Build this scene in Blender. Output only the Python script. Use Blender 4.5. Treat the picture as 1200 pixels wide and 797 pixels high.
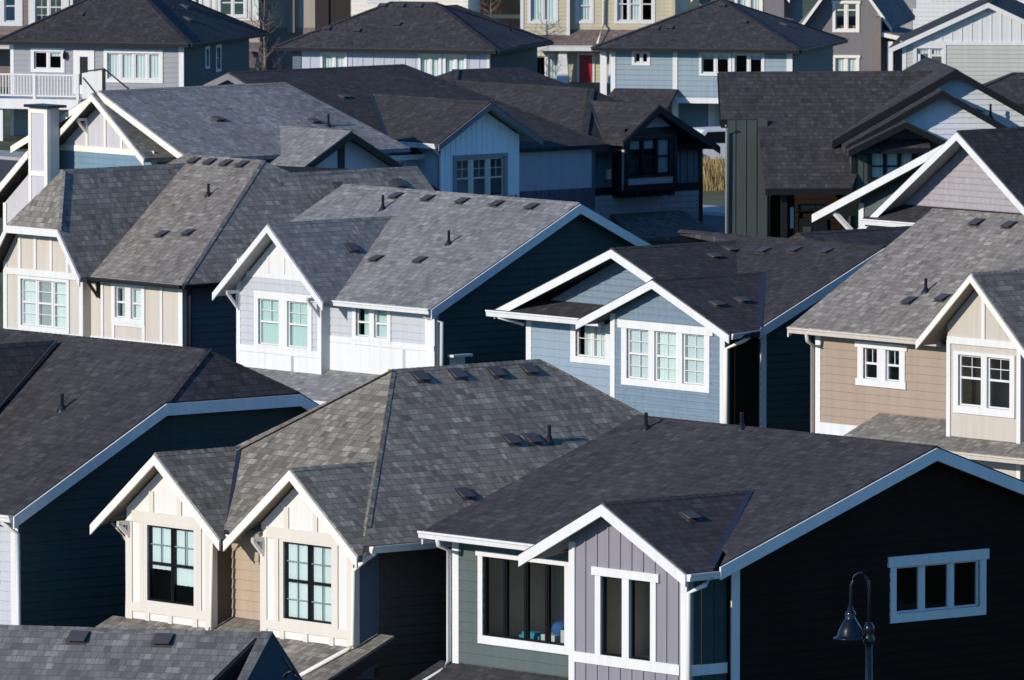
import bpy, bmesh, math, random
from mathutils import Vector, noise
random.seed(7)
R = math.radians
sc = bpy.context.scene
for o in list(bpy.data.objects): bpy.data.objects.remove(o)
COL = sc.collection

# ------------------------------------------------------------------ camera, sky, sun, exposure
cam_d = bpy.data.cameras.new('camera'); cam = bpy.data.objects.new('camera', cam_d); COL.objects.link(cam)
cam.location = (0, 0, 24.9)
cam.rotation_euler = (math.pi/2 - math.atan2(948.5, 11800), 0, 0)
cam_d.sensor_width = 36; cam_d.lens = 36*11800/1200
cam_d.clip_start = 1; cam_d.clip_end = 6000
cam_d.dof.use_dof = True; cam_d.dof.focus_distance = 205; cam_d.dof.aperture_fstop = 9
sc.camera = cam
AX = R(50)
U0 = Vector((math.cos(AX), -math.sin(AX), 0)); V0 = Vector((math.sin(AX), math.cos(AX), 0))
SUN_EL = R(20.5)
travel = (V0 + 0.03*U0).normalized()*math.cos(SUN_EL) + Vector((0, 0, -math.sin(SUN_EL)))
sun_d = bpy.data.lights.new('sun', 'SUN'); sun = bpy.data.objects.new('sun', sun_d); COL.objects.link(sun)
sun.location = (-60, -40, 80)
sun.rotation_euler = travel.to_track_quat('-Z', 'Y').to_euler()
sun_d.energy = 4.3; sun_d.angle = R(0.5); sun_d.color = (1.0, 0.92, 0.80)
world = bpy.data.worlds.new('World'); sc.world = world; world.use_nodes = True
nt = world.node_tree; bg = nt.nodes['Background']
sky = nt.nodes.new('ShaderNodeTexSky'); sky.sky_type = 'NISHITA'; sky.sun_disc = False
sky.sun_elevation = SUN_EL; sky.sun_rotation = math.atan2(-travel.x, -travel.y)
sky.altitude = 300; sky.air_density = 1.0; sky.dust_density = 0.0; sky.ozone_density = 5.0
wb = nt.nodes.new('ShaderNodeMixRGB'); wb.blend_type = 'MULTIPLY'; wb.inputs[0].default_value = 1; wb.inputs[2].default_value = (0.64, 1.02, 1.30, 1)
nt.links.new(sky.outputs[0], wb.inputs[1]); nt.links.new(wb.outputs[0], bg.inputs[0]); bg.inputs[1].default_value = 0.13
sc.view_settings.view_transform = 'Standard'; sc.view_settings.look = 'None'
sc.view_settings.exposure = 0; sc.view_settings.gamma = 1; sc.view_settings.use_curve_mapping = False
sc.render.engine = 'CYCLES'

# ------------------------------------------------------------------ materials
def newmat(name):
    m = bpy.data.materials.new(name); m.use_nodes = True
    n = m.node_tree; b = n.nodes['Principled BSDF']
    return m, n, b
def L(n, a, b): n.links.new(a, b)
def c4(c): return (c[0], c[1], c[2], 1)
def sh(c, k): return (c[0]*k, c[1]*k, c[2]*k)

def paint(name, col, rough=0.6, var=0.10, spec=0.3, streak=0.12):
    """painted siding and trim: faint mottling plus rain streaks that run down the boards"""
    m, n, b = newmat(name)
    tc = n.nodes.new('ShaderNodeTexCoord')
    nz = n.nodes.new('ShaderNodeTexNoise'); nz.inputs['Scale'].default_value = 1.3; nz.inputs['Detail'].default_value = 5
    L(n, tc.outputs['Object'], nz.inputs['Vector'])
    mp = n.nodes.new('ShaderNodeMapping'); mp.inputs['Scale'].default_value = (7, 7, 0.35)
    n2 = n.nodes.new('ShaderNodeTexNoise'); n2.inputs['Scale'].default_value = 1.0; n2.inputs['Detail'].default_value = 3
    L(n, tc.outputs['Object'], mp.inputs['Vector']); L(n, mp.outputs[0], n2.inputs['Vector'])
    mx = n.nodes.new('ShaderNodeMixRGB'); mx.inputs[1].default_value = c4(sh(col, 1-var)); mx.inputs[2].default_value = c4(sh(col, 1+var))
    L(n, nz.outputs['Fac'], mx.inputs[0])
    rp = n.nodes.new('ShaderNodeValToRGB'); rp.color_ramp.elements[0].position = 0.35; rp.color_ramp.elements[1].position = 0.75
    rp.color_ramp.elements[0].color = (1, 1, 1, 1); k = 1-streak; rp.color_ramp.elements[1].color = (k, k, k*0.99, 1)
    L(n, n2.outputs['Fac'], rp.inputs[0])
    ml = n.nodes.new('ShaderNodeMixRGB'); ml.blend_type = 'MULTIPLY'; ml.inputs[0].default_value = 1
    L(n, mx.outputs[0], ml.inputs[1]); L(n, rp.outputs[0], ml.inputs[2]); L(n, ml.outputs[0], b.inputs['Base Color'])
    b.inputs['Roughness'].default_value = rough; b.inputs['Specular IOR Level'].default_value = spec
    n3 = n.nodes.new('ShaderNodeTexNoise'); n3.inputs['Scale'].default_value = 40
    L(n, tc.outputs['Object'], n3.inputs['Vector'])
    bp = n.nodes.new('ShaderNodeBump'); bp.inputs['Strength'].default_value = 0.12; bp.inputs['Distance'].default_value = 0.01
    L(n, n3.outputs['Fac'], bp.inputs['Height']); L(n, bp.outputs[0], b.inputs['Normal'])
    return m

def shingles(name, dark, mid, light, contrast=1.0, row=0.165, tab=0.31):
    """laminated asphalt shingles laid in the UV metres of each slope"""
    m, n, b = newmat(name)
    uv = n.nodes.new('ShaderNodeUVMap'); uv.uv_map = 'UVMap'
    def brick(w, off, bias, seedoff):
        ad = n.nodes.new('ShaderNodeVectorMath'); ad.operation = 'ADD'; ad.inputs[1].default_value = seedoff
        L(n, uv.outputs[0], ad.inputs[0])
        t = n.nodes.new('ShaderNodeTexBrick'); t.offset = off; t.squash = 1
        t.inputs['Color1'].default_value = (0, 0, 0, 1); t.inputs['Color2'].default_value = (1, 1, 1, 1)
        t.inputs['Mortar'].default_value = (0, 0, 0, 1); t.inputs['Scale'].default_value = 1  # dark course lines: tarry butt edge with its row shadow painted in
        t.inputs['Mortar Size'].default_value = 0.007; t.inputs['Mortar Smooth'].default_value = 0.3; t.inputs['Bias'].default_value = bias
        t.inputs['Brick Width'].default_value = w; t.inputs['Row Height'].default_value = row
        L(n, ad.outputs[0], t.inputs['Vector']); return t
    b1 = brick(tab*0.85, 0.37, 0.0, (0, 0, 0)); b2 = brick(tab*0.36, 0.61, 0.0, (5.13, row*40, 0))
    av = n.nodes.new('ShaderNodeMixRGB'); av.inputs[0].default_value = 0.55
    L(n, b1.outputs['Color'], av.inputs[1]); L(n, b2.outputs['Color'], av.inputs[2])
    nz = n.nodes.new('ShaderNodeTexNoise'); nz.inputs['Scale'].default_value = 0.55; nz.inputs['Detail'].default_value = 4
    L(n, uv.outputs[0], nz.inputs['Vector'])
    gr = n.nodes.new('ShaderNodeTexNoise'); gr.inputs['Scale'].default_value = 28; gr.inputs['Detail'].default_value = 2
    L(n, uv.outputs[0], gr.inputs['Vector'])
    a1 = n.nodes.new('ShaderNodeMath'); a1.operation = 'MULTIPLY_ADD'; a1.inputs[1].default_value = 0.35; L(n, nz.outputs['Fac'], a1.inputs[0]); L(n, av.outputs[0], a1.inputs[2])
    a2 = n.nodes.new('ShaderNodeMath'); a2.operation = 'MULTIPLY_ADD'; a2.inputs[1].default_value = 0.42; L(n, gr.outputs['Fac'], a2.inputs[0]); L(n, a1.outputs[0], a2.inputs[2])
    nm = n.nodes.new('ShaderNodeMath'); nm.operation = 'MULTIPLY'; nm.inputs[1].default_value = 0.6; L(n, a2.outputs[0], nm.inputs[0])
    rp = n.nodes.new('ShaderNodeValToRGB'); e = rp.color_ramp.elements
    e[0].position = 0.22; e[0].color = c4(dark); e[1].position = 0.84; e[1].color = c4(light)
    k = e.new(0.47); k.color = c4(mid); k = e.new(0.64); k.color = c4(tuple(m_*0.75+l_*0.25 for m_, l_ in zip(mid, light)))
    L(n, nm.outputs[0], rp.inputs[0])
    wk = n.nodes.new('ShaderNodeTexNoise'); wk.inputs['Scale'].default_value = 0.16; wk.inputs['Detail'].default_value = 3
    wm = n.nodes.new('ShaderNodeMapping'); wm.inputs['Scale'].default_value = (2.2, 0.5, 1); L(n, uv.outputs[0], wm.inputs['Vector']); L(n, wm.outputs[0], wk.inputs['Vector'])
    wr = n.nodes.new('ShaderNodeValToRGB'); wr.color_ramp.elements[0].position = 0.3; wr.color_ramp.elements[1].position = 0.7
    wr.color_ramp.elements[0].color = (0.80, 0.80, 0.81, 1); wr.color_ramp.elements[1].color = (1.12, 1.11, 1.09, 1)
    L(n, wk.outputs['Fac'], wr.inputs[0])
    ml = n.nodes.new('ShaderNodeMixRGB'); ml.blend_type = 'MULTIPLY'; ml.inputs[0].default_value = 1
    L(n, rp.outputs[0], ml.inputs[1]); L(n, wr.outputs[0], ml.inputs[2]); L(n, ml.outputs[0], b.inputs['Base Color'])
    b.inputs['Roughness'].default_value = 0.9; b.inputs['Specular IOR Level'].default_value = 0.25
    # each course thickens towards its lower edge; light tabs are the thicker laminate
    sx = n.nodes.new('ShaderNodeSeparateXYZ'); L(n, uv.outputs[0], sx.inputs[0])
    dv = n.nodes.new('ShaderNodeMath'); dv.operation = 'DIVIDE'; dv.inputs[1].default_value = row; L(n, sx.outputs['Y'], dv.inputs[0])
    fr = n.nodes.new('ShaderNodeMath'); fr.operation = 'FRACT'; L(n, dv.outputs[0], fr.inputs[0])
    iv = n.nodes.new('ShaderNodeMath'); iv.operation = 'MULTIPLY_ADD'; iv.inputs[1].default_value = -0.9; iv.inputs[2].default_value = 0.9; L(n, fr.outputs[0], iv.inputs[0])
    hs = n.nodes.new('ShaderNodeMath'); hs.operation = 'MULTIPLY_ADD'; hs.inputs[1].default_value = 0.6; L(n, b1.outputs['Color'], hs.inputs[0]); L(n, iv.outputs[0], hs.inputs[2])
    h2 = n.nodes.new('ShaderNodeMath'); h2.operation = 'MULTIPLY_ADD'; h2.inputs[1].default_value = 0.25; L(n, gr.outputs['Fac'], h2.inputs[0]); L(n, hs.outputs[0], h2.inputs[2])
    bp = n.nodes.new('ShaderNodeBump'); bp.inputs['Strength'].default_value = 0.8; bp.inputs['Distance'].default_value = 0.014
    L(n, h2.outputs[0], bp.inputs['Height']); L(n, bp.outputs[0], b.inputs['Normal'])
    return m

def shakewall(name, col):
    """painted wall shingles: individual narrow boards"""
    m = paint(name, col, 0.65, 0.06); n = m.node_tree; b = n.nodes['Principled BSDF']
    uv = n.nodes.new('ShaderNodeUVMap'); uv.uv_map = 'UVMap'
    t = n.nodes.new('ShaderNodeTexBrick'); t.offset = 0.43; t.inputs['Color1'].default_value = (0.93, 0.93, 0.93, 1); t.inputs['Color2'].default_value = (1.05, 1.05, 1.05, 1)
    t.inputs['Mortar'].default_value = (0.72, 0.72, 0.72, 1); t.inputs['Scale'].default_value = 1; t.inputs['Mortar Size'].default_value = 0.006
    t.inputs['Brick Width'].default_value = 0.10; t.inputs['Row Height'].default_value = 0.17
    L(n, uv.outputs[0], t.inputs['Vector'])
    src = b.inputs['Base Color'].links[0].from_socket
    ml = n.nodes.new('ShaderNodeMixRGB'); ml.blend_type = 'MULTIPLY'; ml.inputs[0].default_value = 1
    L(n, src, ml.inputs[1]); L(n, t.outputs['Color'], ml.inputs[2]); L(n, ml.outputs[0], b.inputs['Base Color'])
    return m

def glass(name, tint):
    m, n, b = newmat(name); n.nodes.remove(b)
    out = n.nodes['Material Output']
    tr = n.nodes.new('ShaderNodeBsdfTransparent'); tr.inputs[0].default_value = c4(tint)
    gl = n.nodes.new('ShaderNodeBsdfGlossy'); gl.inputs['Roughness'].default_value = 0.02; gl.inputs['Color'].default_value = (0.9, 0.97, 1, 1)
    fr = n.nodes.new('ShaderNodeLayerWeight'); fr.inputs[0].default_value = 0.2
    tc = n.nodes.new('ShaderNodeTexCoord'); nz = n.nodes.new('ShaderNodeTexNoise'); nz.inputs['Scale'].default_value = 1.4
    L(n, tc.outputs['Object'], nz.inputs['Vector'])
    bp = n.nodes.new('ShaderNodeBump'); bp.inputs['Strength'].default_value = 0.03; bp.inputs['Distance'].default_value = 0.1
    L(n, nz.outputs['Fac'], bp.inputs['Height']); L(n, bp.outputs[0], gl.inputs['Normal'])
    mx = n.nodes.new('ShaderNodeMixShader'); L(n, fr.outputs[0], mx.inputs[0]); L(n, tr.outputs[0], mx.inputs[1]); L(n, gl.outputs[0], mx.inputs[2])
    L(n, mx.outputs[0], out.inputs[0]); return m

def plain(name, col, rough=0.5, metal=0.0, spec=0.5, coat=0.0):
    m, n, b = newmat(name); b.inputs['Base Color'].default_value = c4(col); b.inputs['Roughness'].default_value = rough
    b.inputs['Metallic'].default_value = metal; b.inputs['Specular IOR Level'].default_value = spec; b.inputs['Coat Weight'].default_value = coat
    tc = n.nodes.new('ShaderNodeTexCoord'); nz = n.nodes.new('ShaderNodeTexNoise'); nz.inputs['Scale'].default_value = 3; nz.inputs['Detail'].default_value = 4
    L(n, tc.outputs['Object'], nz.inputs['Vector'])
    mx = n.nodes.new('ShaderNodeMixRGB'); mx.inputs[1].default_value = c4(sh(col, 0.85)); mx.inputs[2].default_value = c4(sh(col, 1.15))
    L(n, nz.outputs['Fac'], mx.inputs[0]); L(n, mx.outputs[0], b.inputs['Base Color']); return m

def ground_mat(name, a, b_, scale=0.4):
    m, n, b = newmat(name)
    tc = n.nodes.new('ShaderNodeTexCoord'); nz = n.nodes.new('ShaderNodeTexNoise'); nz.inputs['Scale'].default_value = scale; nz.inputs['Detail'].default_value = 8
    L(n, tc.outputs['Object'], nz.inputs['Vector'])
    rp = n.nodes.new('ShaderNodeValToRGB'); rp.color_ramp.elements[0].position = 0.35; rp.color_ramp.elements[1].position = 0.68
    rp.color_ramp.elements[0].color = c4(a); rp.color_ramp.elements[1].color = c4(b_); L(n, nz.outputs['Fac'], rp.inputs[0])
    L(n, rp.outputs[0], b.inputs['Base Color']); b.inputs['Roughness'].default_value = 0.95
    bp = n.nodes.new('ShaderNodeBump'); bp.inputs['Strength'].default_value = 0.5; bp.inputs['Distance'].default_value = 0.05
    n2 = n.nodes.new('ShaderNodeTexNoise'); n2.inputs['Scale'].default_value = 12; L(n, tc.outputs['Object'], n2.inputs['Vector'])
    L(n, n2.outputs['Fac'], bp.inputs['Height']); L(n, bp.outputs[0], b.inputs['Normal']); return m

M = {}
M['white'] = paint('white_trim', (0.70, 0.69, 0.67), 0.5, 0.05, 0.3, 0.10)
M['cream'] = paint('cream_trim', (0.82, 0.765, 0.67), 0.5, 0.05, 0.3, 0.08)
M['sand_trim'] = paint('sand_trim', (0.66, 0.60, 0.52), 0.5, 0.03, 0.3, 0.05)
M['cream_panel'] = paint('cream_panel', (0.72, 0.69, 0.645), 0.6, 0.04, 0.3, 0.08)
M['tan_panel'] = paint('tan_panel', (0.56, 0.50, 0.43), 0.6, 0.04)
M['tan_lap'] = paint('tan_lap', (0.35, 0.265, 0.20), 0.6, 0.06)
M['camel_lap'] = paint('camel_lap', (0.42, 0.32, 0.225), 0.6, 0.06)
M['brown_shade_lap'] = paint('brown_shade_lap', (0.10, 0.075, 0.055), 0.65, 0.08)  # tan siding darkened to put wall shade in the colour; headboard reuses it
M['beige_shake'] = shakewall('beige_shake', (0.60, 0.54, 0.46))
M['beige_panel'] = paint('beige_board', (0.52, 0.465, 0.395), 0.6, 0.04)
M['grey_lap'] = paint('light_grey_lap', (0.47, 0.48, 0.51), 0.6, 0.04)
M['blue_lap'] = paint('blue_lap', (0.25, 0.325, 0.39), 0.6, 0.05)
M['blue_shake'] = shakewall('blue_shake', (0.17, 0.235, 0.295))
M['bluegrey_lap'] = paint('bluegrey_lap', (0.24, 0.31, 0.35), 0.6, 0.05)
M['teal_lap'] = paint('teal_lap', (0.16, 0.25, 0.33), 0.6, 0.05)
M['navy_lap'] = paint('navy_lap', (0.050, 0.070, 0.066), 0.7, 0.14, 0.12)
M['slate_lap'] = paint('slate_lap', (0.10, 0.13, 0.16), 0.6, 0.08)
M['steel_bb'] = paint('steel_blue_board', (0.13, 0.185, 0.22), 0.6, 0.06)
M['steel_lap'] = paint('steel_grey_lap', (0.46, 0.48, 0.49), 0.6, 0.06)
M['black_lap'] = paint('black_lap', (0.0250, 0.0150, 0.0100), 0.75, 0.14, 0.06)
M['green_lap'] = paint('green_grey_lap', (0.088, 0.112, 0.108), 0.6, 0.06)
M['green_bb'] = paint('green_grey_board', (0.062, 0.076, 0.070), 0.6, 0.06)
M['lavender'] = paint('lavender_board', (0.250, 0.232, 0.268), 0.6, 0.04)
M['lilac'] = paint('lilac_panel', (0.52, 0.50, 0.52), 0.6, 0.04)
M['lilac_bb'] = paint('lilac_board', (0.44, 0.46, 0.54), 0.6, 0.04)
M['mauve_shake'] = shakewall('mauve_shake', (0.36, 0.33, 0.345))
M['skyblue_bb'] = paint('sky_blue_board', (0.84, 0.90, 0.93), 0.6, 0.04)
M['midgrey_lap'] = paint('mid_grey_lap', (0.29, 0.29, 0.31), 0.6, 0.04)
M['whitelap'] = paint('white_lap', (0.66, 0.68, 0.72), 0.6, 0.03)
M['sage'] = paint('sage_lap', (0.47, 0.47, 0.42), 0.6, 0.04)
M['palebb'] = paint('pale_board', (0.66, 0.66, 0.65), 0.6, 0.03)
M['yellow_lap'] = paint('straw_lap', (0.52, 0.47, 0.33), 0.6, 0.04)
M['stucco'] = paint('grey_stucco', (0.19, 0.18, 0.185), 0.9, 0.05)
M['brownstone'] = paint('brown_shake', (0.22, 0.17, 0.15), 0.8, 0.12)
M['beige_stucco'] = paint('beige_stucco', (0.40, 0.33, 0.27), 0.9, 0.06)
M['darktrim'] = paint('charcoal_trim', (0.017, 0.017, 0.020), 0.5, 0.06)
M['blackframe'] = plain('black_vinyl', (0.005, 0.005, 0.0055), 0.4, 0, 0.25)
M['blacktrim'] = paint('black_trim', (0.009, 0.009, 0.010), 0.5, 0.06)
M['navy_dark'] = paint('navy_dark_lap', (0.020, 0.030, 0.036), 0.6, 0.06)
M['grille_grey'] = plain('grille_grey', (0.20, 0.26, 0.27), 0.5)
M['darkmetal'] = plain('dark_metal', (0.025, 0.026, 0.03), 0.45, 0.6)
M['ventmetal'] = plain('weathered_vent', (0.075, 0.07, 0.068), 0.6, 0.2)
M['valley'] = plain('valley_flashing', (0.035, 0.045, 0.065), 0.5, 0.5)
M['concrete'] = ground_mat('concrete', (0.30, 0.29, 0.27), (0.38, 0.37, 0.35), 1.5)
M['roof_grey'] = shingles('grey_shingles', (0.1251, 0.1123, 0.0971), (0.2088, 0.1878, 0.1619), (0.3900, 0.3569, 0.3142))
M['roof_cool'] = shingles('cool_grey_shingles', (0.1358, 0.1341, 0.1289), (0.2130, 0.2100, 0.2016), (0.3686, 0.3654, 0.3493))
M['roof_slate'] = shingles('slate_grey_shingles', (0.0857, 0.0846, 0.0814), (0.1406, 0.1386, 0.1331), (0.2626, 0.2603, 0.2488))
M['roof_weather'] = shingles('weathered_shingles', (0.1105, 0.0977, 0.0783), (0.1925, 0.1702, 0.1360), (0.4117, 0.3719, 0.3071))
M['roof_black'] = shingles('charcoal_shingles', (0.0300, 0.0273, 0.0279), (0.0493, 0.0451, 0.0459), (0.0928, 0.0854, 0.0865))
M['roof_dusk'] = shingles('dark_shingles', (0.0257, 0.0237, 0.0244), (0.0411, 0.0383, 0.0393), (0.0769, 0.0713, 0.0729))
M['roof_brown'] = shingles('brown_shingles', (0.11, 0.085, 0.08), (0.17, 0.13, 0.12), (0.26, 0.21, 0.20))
M['glass'] = glass('window_glass', (0.80, 0.93, 0.93)); M['teal_glass'] = glass('tinted_glass', (0.87, 0.955, 0.955))
M['grey_glass'] = glass('grey_glass', (0.72, 0.76, 0.75)); M['deep_glass'] = glass('deep_glass', (0.74, 0.885, 0.87))
M['blind'] = paint('blind_cloth', (0.60, 0.615, 0.605), 0.8, 0.04, 0.1, 0.0)
M['room'] = plain('room_wall', (0.60, 0.57, 0.52), 0.9)
M['soffit'] = paint('soffit_white', (0.42, 0.41, 0.38), 0.7, 0.04)
M['soffit_tan'] = paint('soffit_tan', (0.30, 0.245, 0.18), 0.7, 0.05)
M['soffit_dark'] = paint('soffit_dark', (0.045, 0.04, 0.037), 0.7, 0.05)
M['red'] = plain('red_door', (0.42, 0.012, 0.016), 0.4)
M['cedar'] = paint('cedar', (0.42, 0.20, 0.10), 0.7, 0.2, 0.2, 0.2)
M['whiterail'] = M['white']

# ------------------------------------------------------------------ mesh helpers
class MB:
    def __init__(s): s.v = []; s.f = []; s.m = []
    def poly(s, pts, mat=0):
        i = len(s.v); s.v += [Vector(p) for p in pts]; s.f.append(tuple(range(i, i+len(pts)))); s.m.append(mat)
    def prism(s, pts, off, mat=0, mat_back=None):
        off = Vector(off); n = len(pts); i = len(s.v)
        s.v += [Vector(p) for p in pts]; s.v += [Vector(p)+off for p in pts]
        s.f.append(tuple(range(i, i+n))); s.m.append(mat)
        s.f.append(tuple(range(i+2*n-1, i+n-1, -1))); s.m.append(mat if mat_back is None else mat_back)
        for k in range(n):
            j = (k+1) % n; s.f.append((i+k, i+n+k, i+n+j, i+j)); s.m.append(mat)
    def hexa(s, a, b, mat=0):
        """two quads with matching corners"""
        i = len(s.v); s.v += [Vector(p) for p in a]+[Vector(p) for p in b]; n = len(a)
        s.f.append(tuple(range(i, i+n))); s.m.append(mat); s.f.append(tuple(range(i+2*n-1, i+n-1, -1))); s.m.append(mat)
        for k in range(n):
            j = (k+1) % n; s.f.append((i+k, i+n+k, i+n+j, i+j)); s.m.append(mat)
    def box(s, x0, x1, y0, y1, z0, z1, mat=0):
        s.prism([(x0, y0, z0), (x1, y0, z0), (x1, y1, z0), (x0, y1, z0)], (0, 0, z1-z0), mat)
    def tube(s, pts, r, seg=8, mat=0, r2=None):
        pts = [Vector(p) for p in pts]; rings = []
        for k, p in enumerate(pts):
            d = (pts[min(k+1, len(pts)-1)]-pts[max(k-1, 0)]).normalized()
            a = d.orthogonal().normalized() if abs(d.z) < 0.95 else Vector((1, 0, 0)); a = (a - d*a.dot(d)).normalized(); b = d.cross(a)
            rr = r if r2 is None else r+(r2-r)*k/(len(pts)-1)
            i = len(s.v); s.v += [p+rr*(math.cos(t)*a+math.sin(t)*b) for t in [2*math.pi*q/seg for q in range(seg)]]; rings.append(i)
        for a, b in zip(rings[:-1], rings[1:]):
            for q in range(seg):
                s.f.append((a+q, a+(q+1) % seg, b+(q+1) % seg, b+q)); s.m.append(mat)
        s.f.append(tuple(range(rings[0]+seg-1, rings[0]-1, -1))); s.m.append(mat)
        s.f.append(tuple(range(rings[-1], rings[-1]+seg))); s.m.append(mat)
    def lathe(s, prof, c, seg=20, mat=0):
        c = Vector(c); rings = []
        for r, z in prof:
            i = len(s.v); s.v += [c+Vector((r*math.cos(2*math.pi*q/seg), r*math.sin(2*math.pi*q/seg), z)) for q in range(seg)]; rings.append(i)
        for a, b in zip(rings[:-1], rings[1:]):
            for q in range(seg):
                s.f.append((a+q, a+(q+1) % seg, b+(q+1) % seg, b+q)); s.m.append(mat)
    def build(s, name, mats, parent=None, smooth=False, recalc=True):
        if not s.f: return None
        me = bpy.data.meshes.new(name); me.from_pydata([tuple(p) for p in s.v], [], s.f)
        if not isinstance(mats, (list, tuple)): mats = [mats]
        for mt in mats: me.materials.append(M[mt] if isinstance(mt, str) else mt)
        for p, k in zip(me.polygons, s.m): p.material_index = k; p.use_smooth = smooth
        bm = bmesh.new(); bm.from_mesh(me)
        if recalc: bmesh.ops.recalc_face_normals(bm, faces=bm.faces)
        uvl = bm.loops.layers.uv.new('UVMap')
        Z = Vector((0, 0, 1))
        for f in bm.faces:
            nn = f.normal
            if abs(nn.z) > 0.985 or nn.length < 1e-6: t = Vector((1, 0, 0)); w = Vector((0, 1, 0))
            else: t = Z.cross(nn).normalized(); w = nn.cross(t)
            for lp in f.loops: lp[uvl].uv = (lp.vert.co.dot(t), lp.vert.co.dot(w))
        bm.to_mesh(me); bm.free()
        o = bpy.data.objects.new(name, me); COL.objects.link(o)
        if parent is not None: o.parent = parent
        return o

def tag(o, label, cat, group=None, kind=None):
    if label: o['label'] = label
    if cat: o['category'] = cat
    if group: o['group'] = group
    if kind: o['kind'] = kind
    return o
def structure(name, mb, mat):
    o = mb.build(name, mat); o['kind'] = 'structure'; return o
def empty(name, loc, rz=0.0):
    o = bpy.data.objects.new(name, None); COL.objects.link(o); o.location = loc; o.rotation_euler = (0, 0, rz); o.empty_display_size = 0.5; return o

def clip(poly, axis, val, keep_less):
    out = []; n = len(poly)
    for i in range(n):
        a = poly[i]; b = poly[(i+1) % n]
        ia = (a[axis] <= val+1e-9) if keep_less else (a[axis] >= val-1e-9)
        ib = (b[axis] <= val+1e-9) if keep_less else (b[axis] >= val-1e-9)
        if ia: out.append(a)
        if ia != ib:
            t = (val-a[axis])/(b[axis]-a[axis]); out.append((a[0]+t*(b[0]-a[0]), a[1]+t*(b[1]-a[1])))
    r = []
    for p in out:
        if not r or abs(p[0]-r[-1][0])+abs(p[1]-r[-1][1]) > 1e-6: r.append(p)
    if len(r) > 1 and abs(r[0][0]-r[-1][0])+abs(r[0][1]-r[-1][1]) < 1e-6: r.pop()
    return r if len(r) >= 3 else []
def minus(polys, h):
    out = []
    for p in polys:
        a = clip(p, 0, h[0], True); out.append(a)
        c = clip(clip(p, 0, h[0], False), 0, h[1], True) if clip(p, 0, h[0], False) else []
        if c: out.append(clip(c, 1, h[2], True)); out.append(clip(c, 1, h[3], False))
        b = clip(p, 0, h[1], False); out.append(b)
    return [q for q in out if q]

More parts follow.
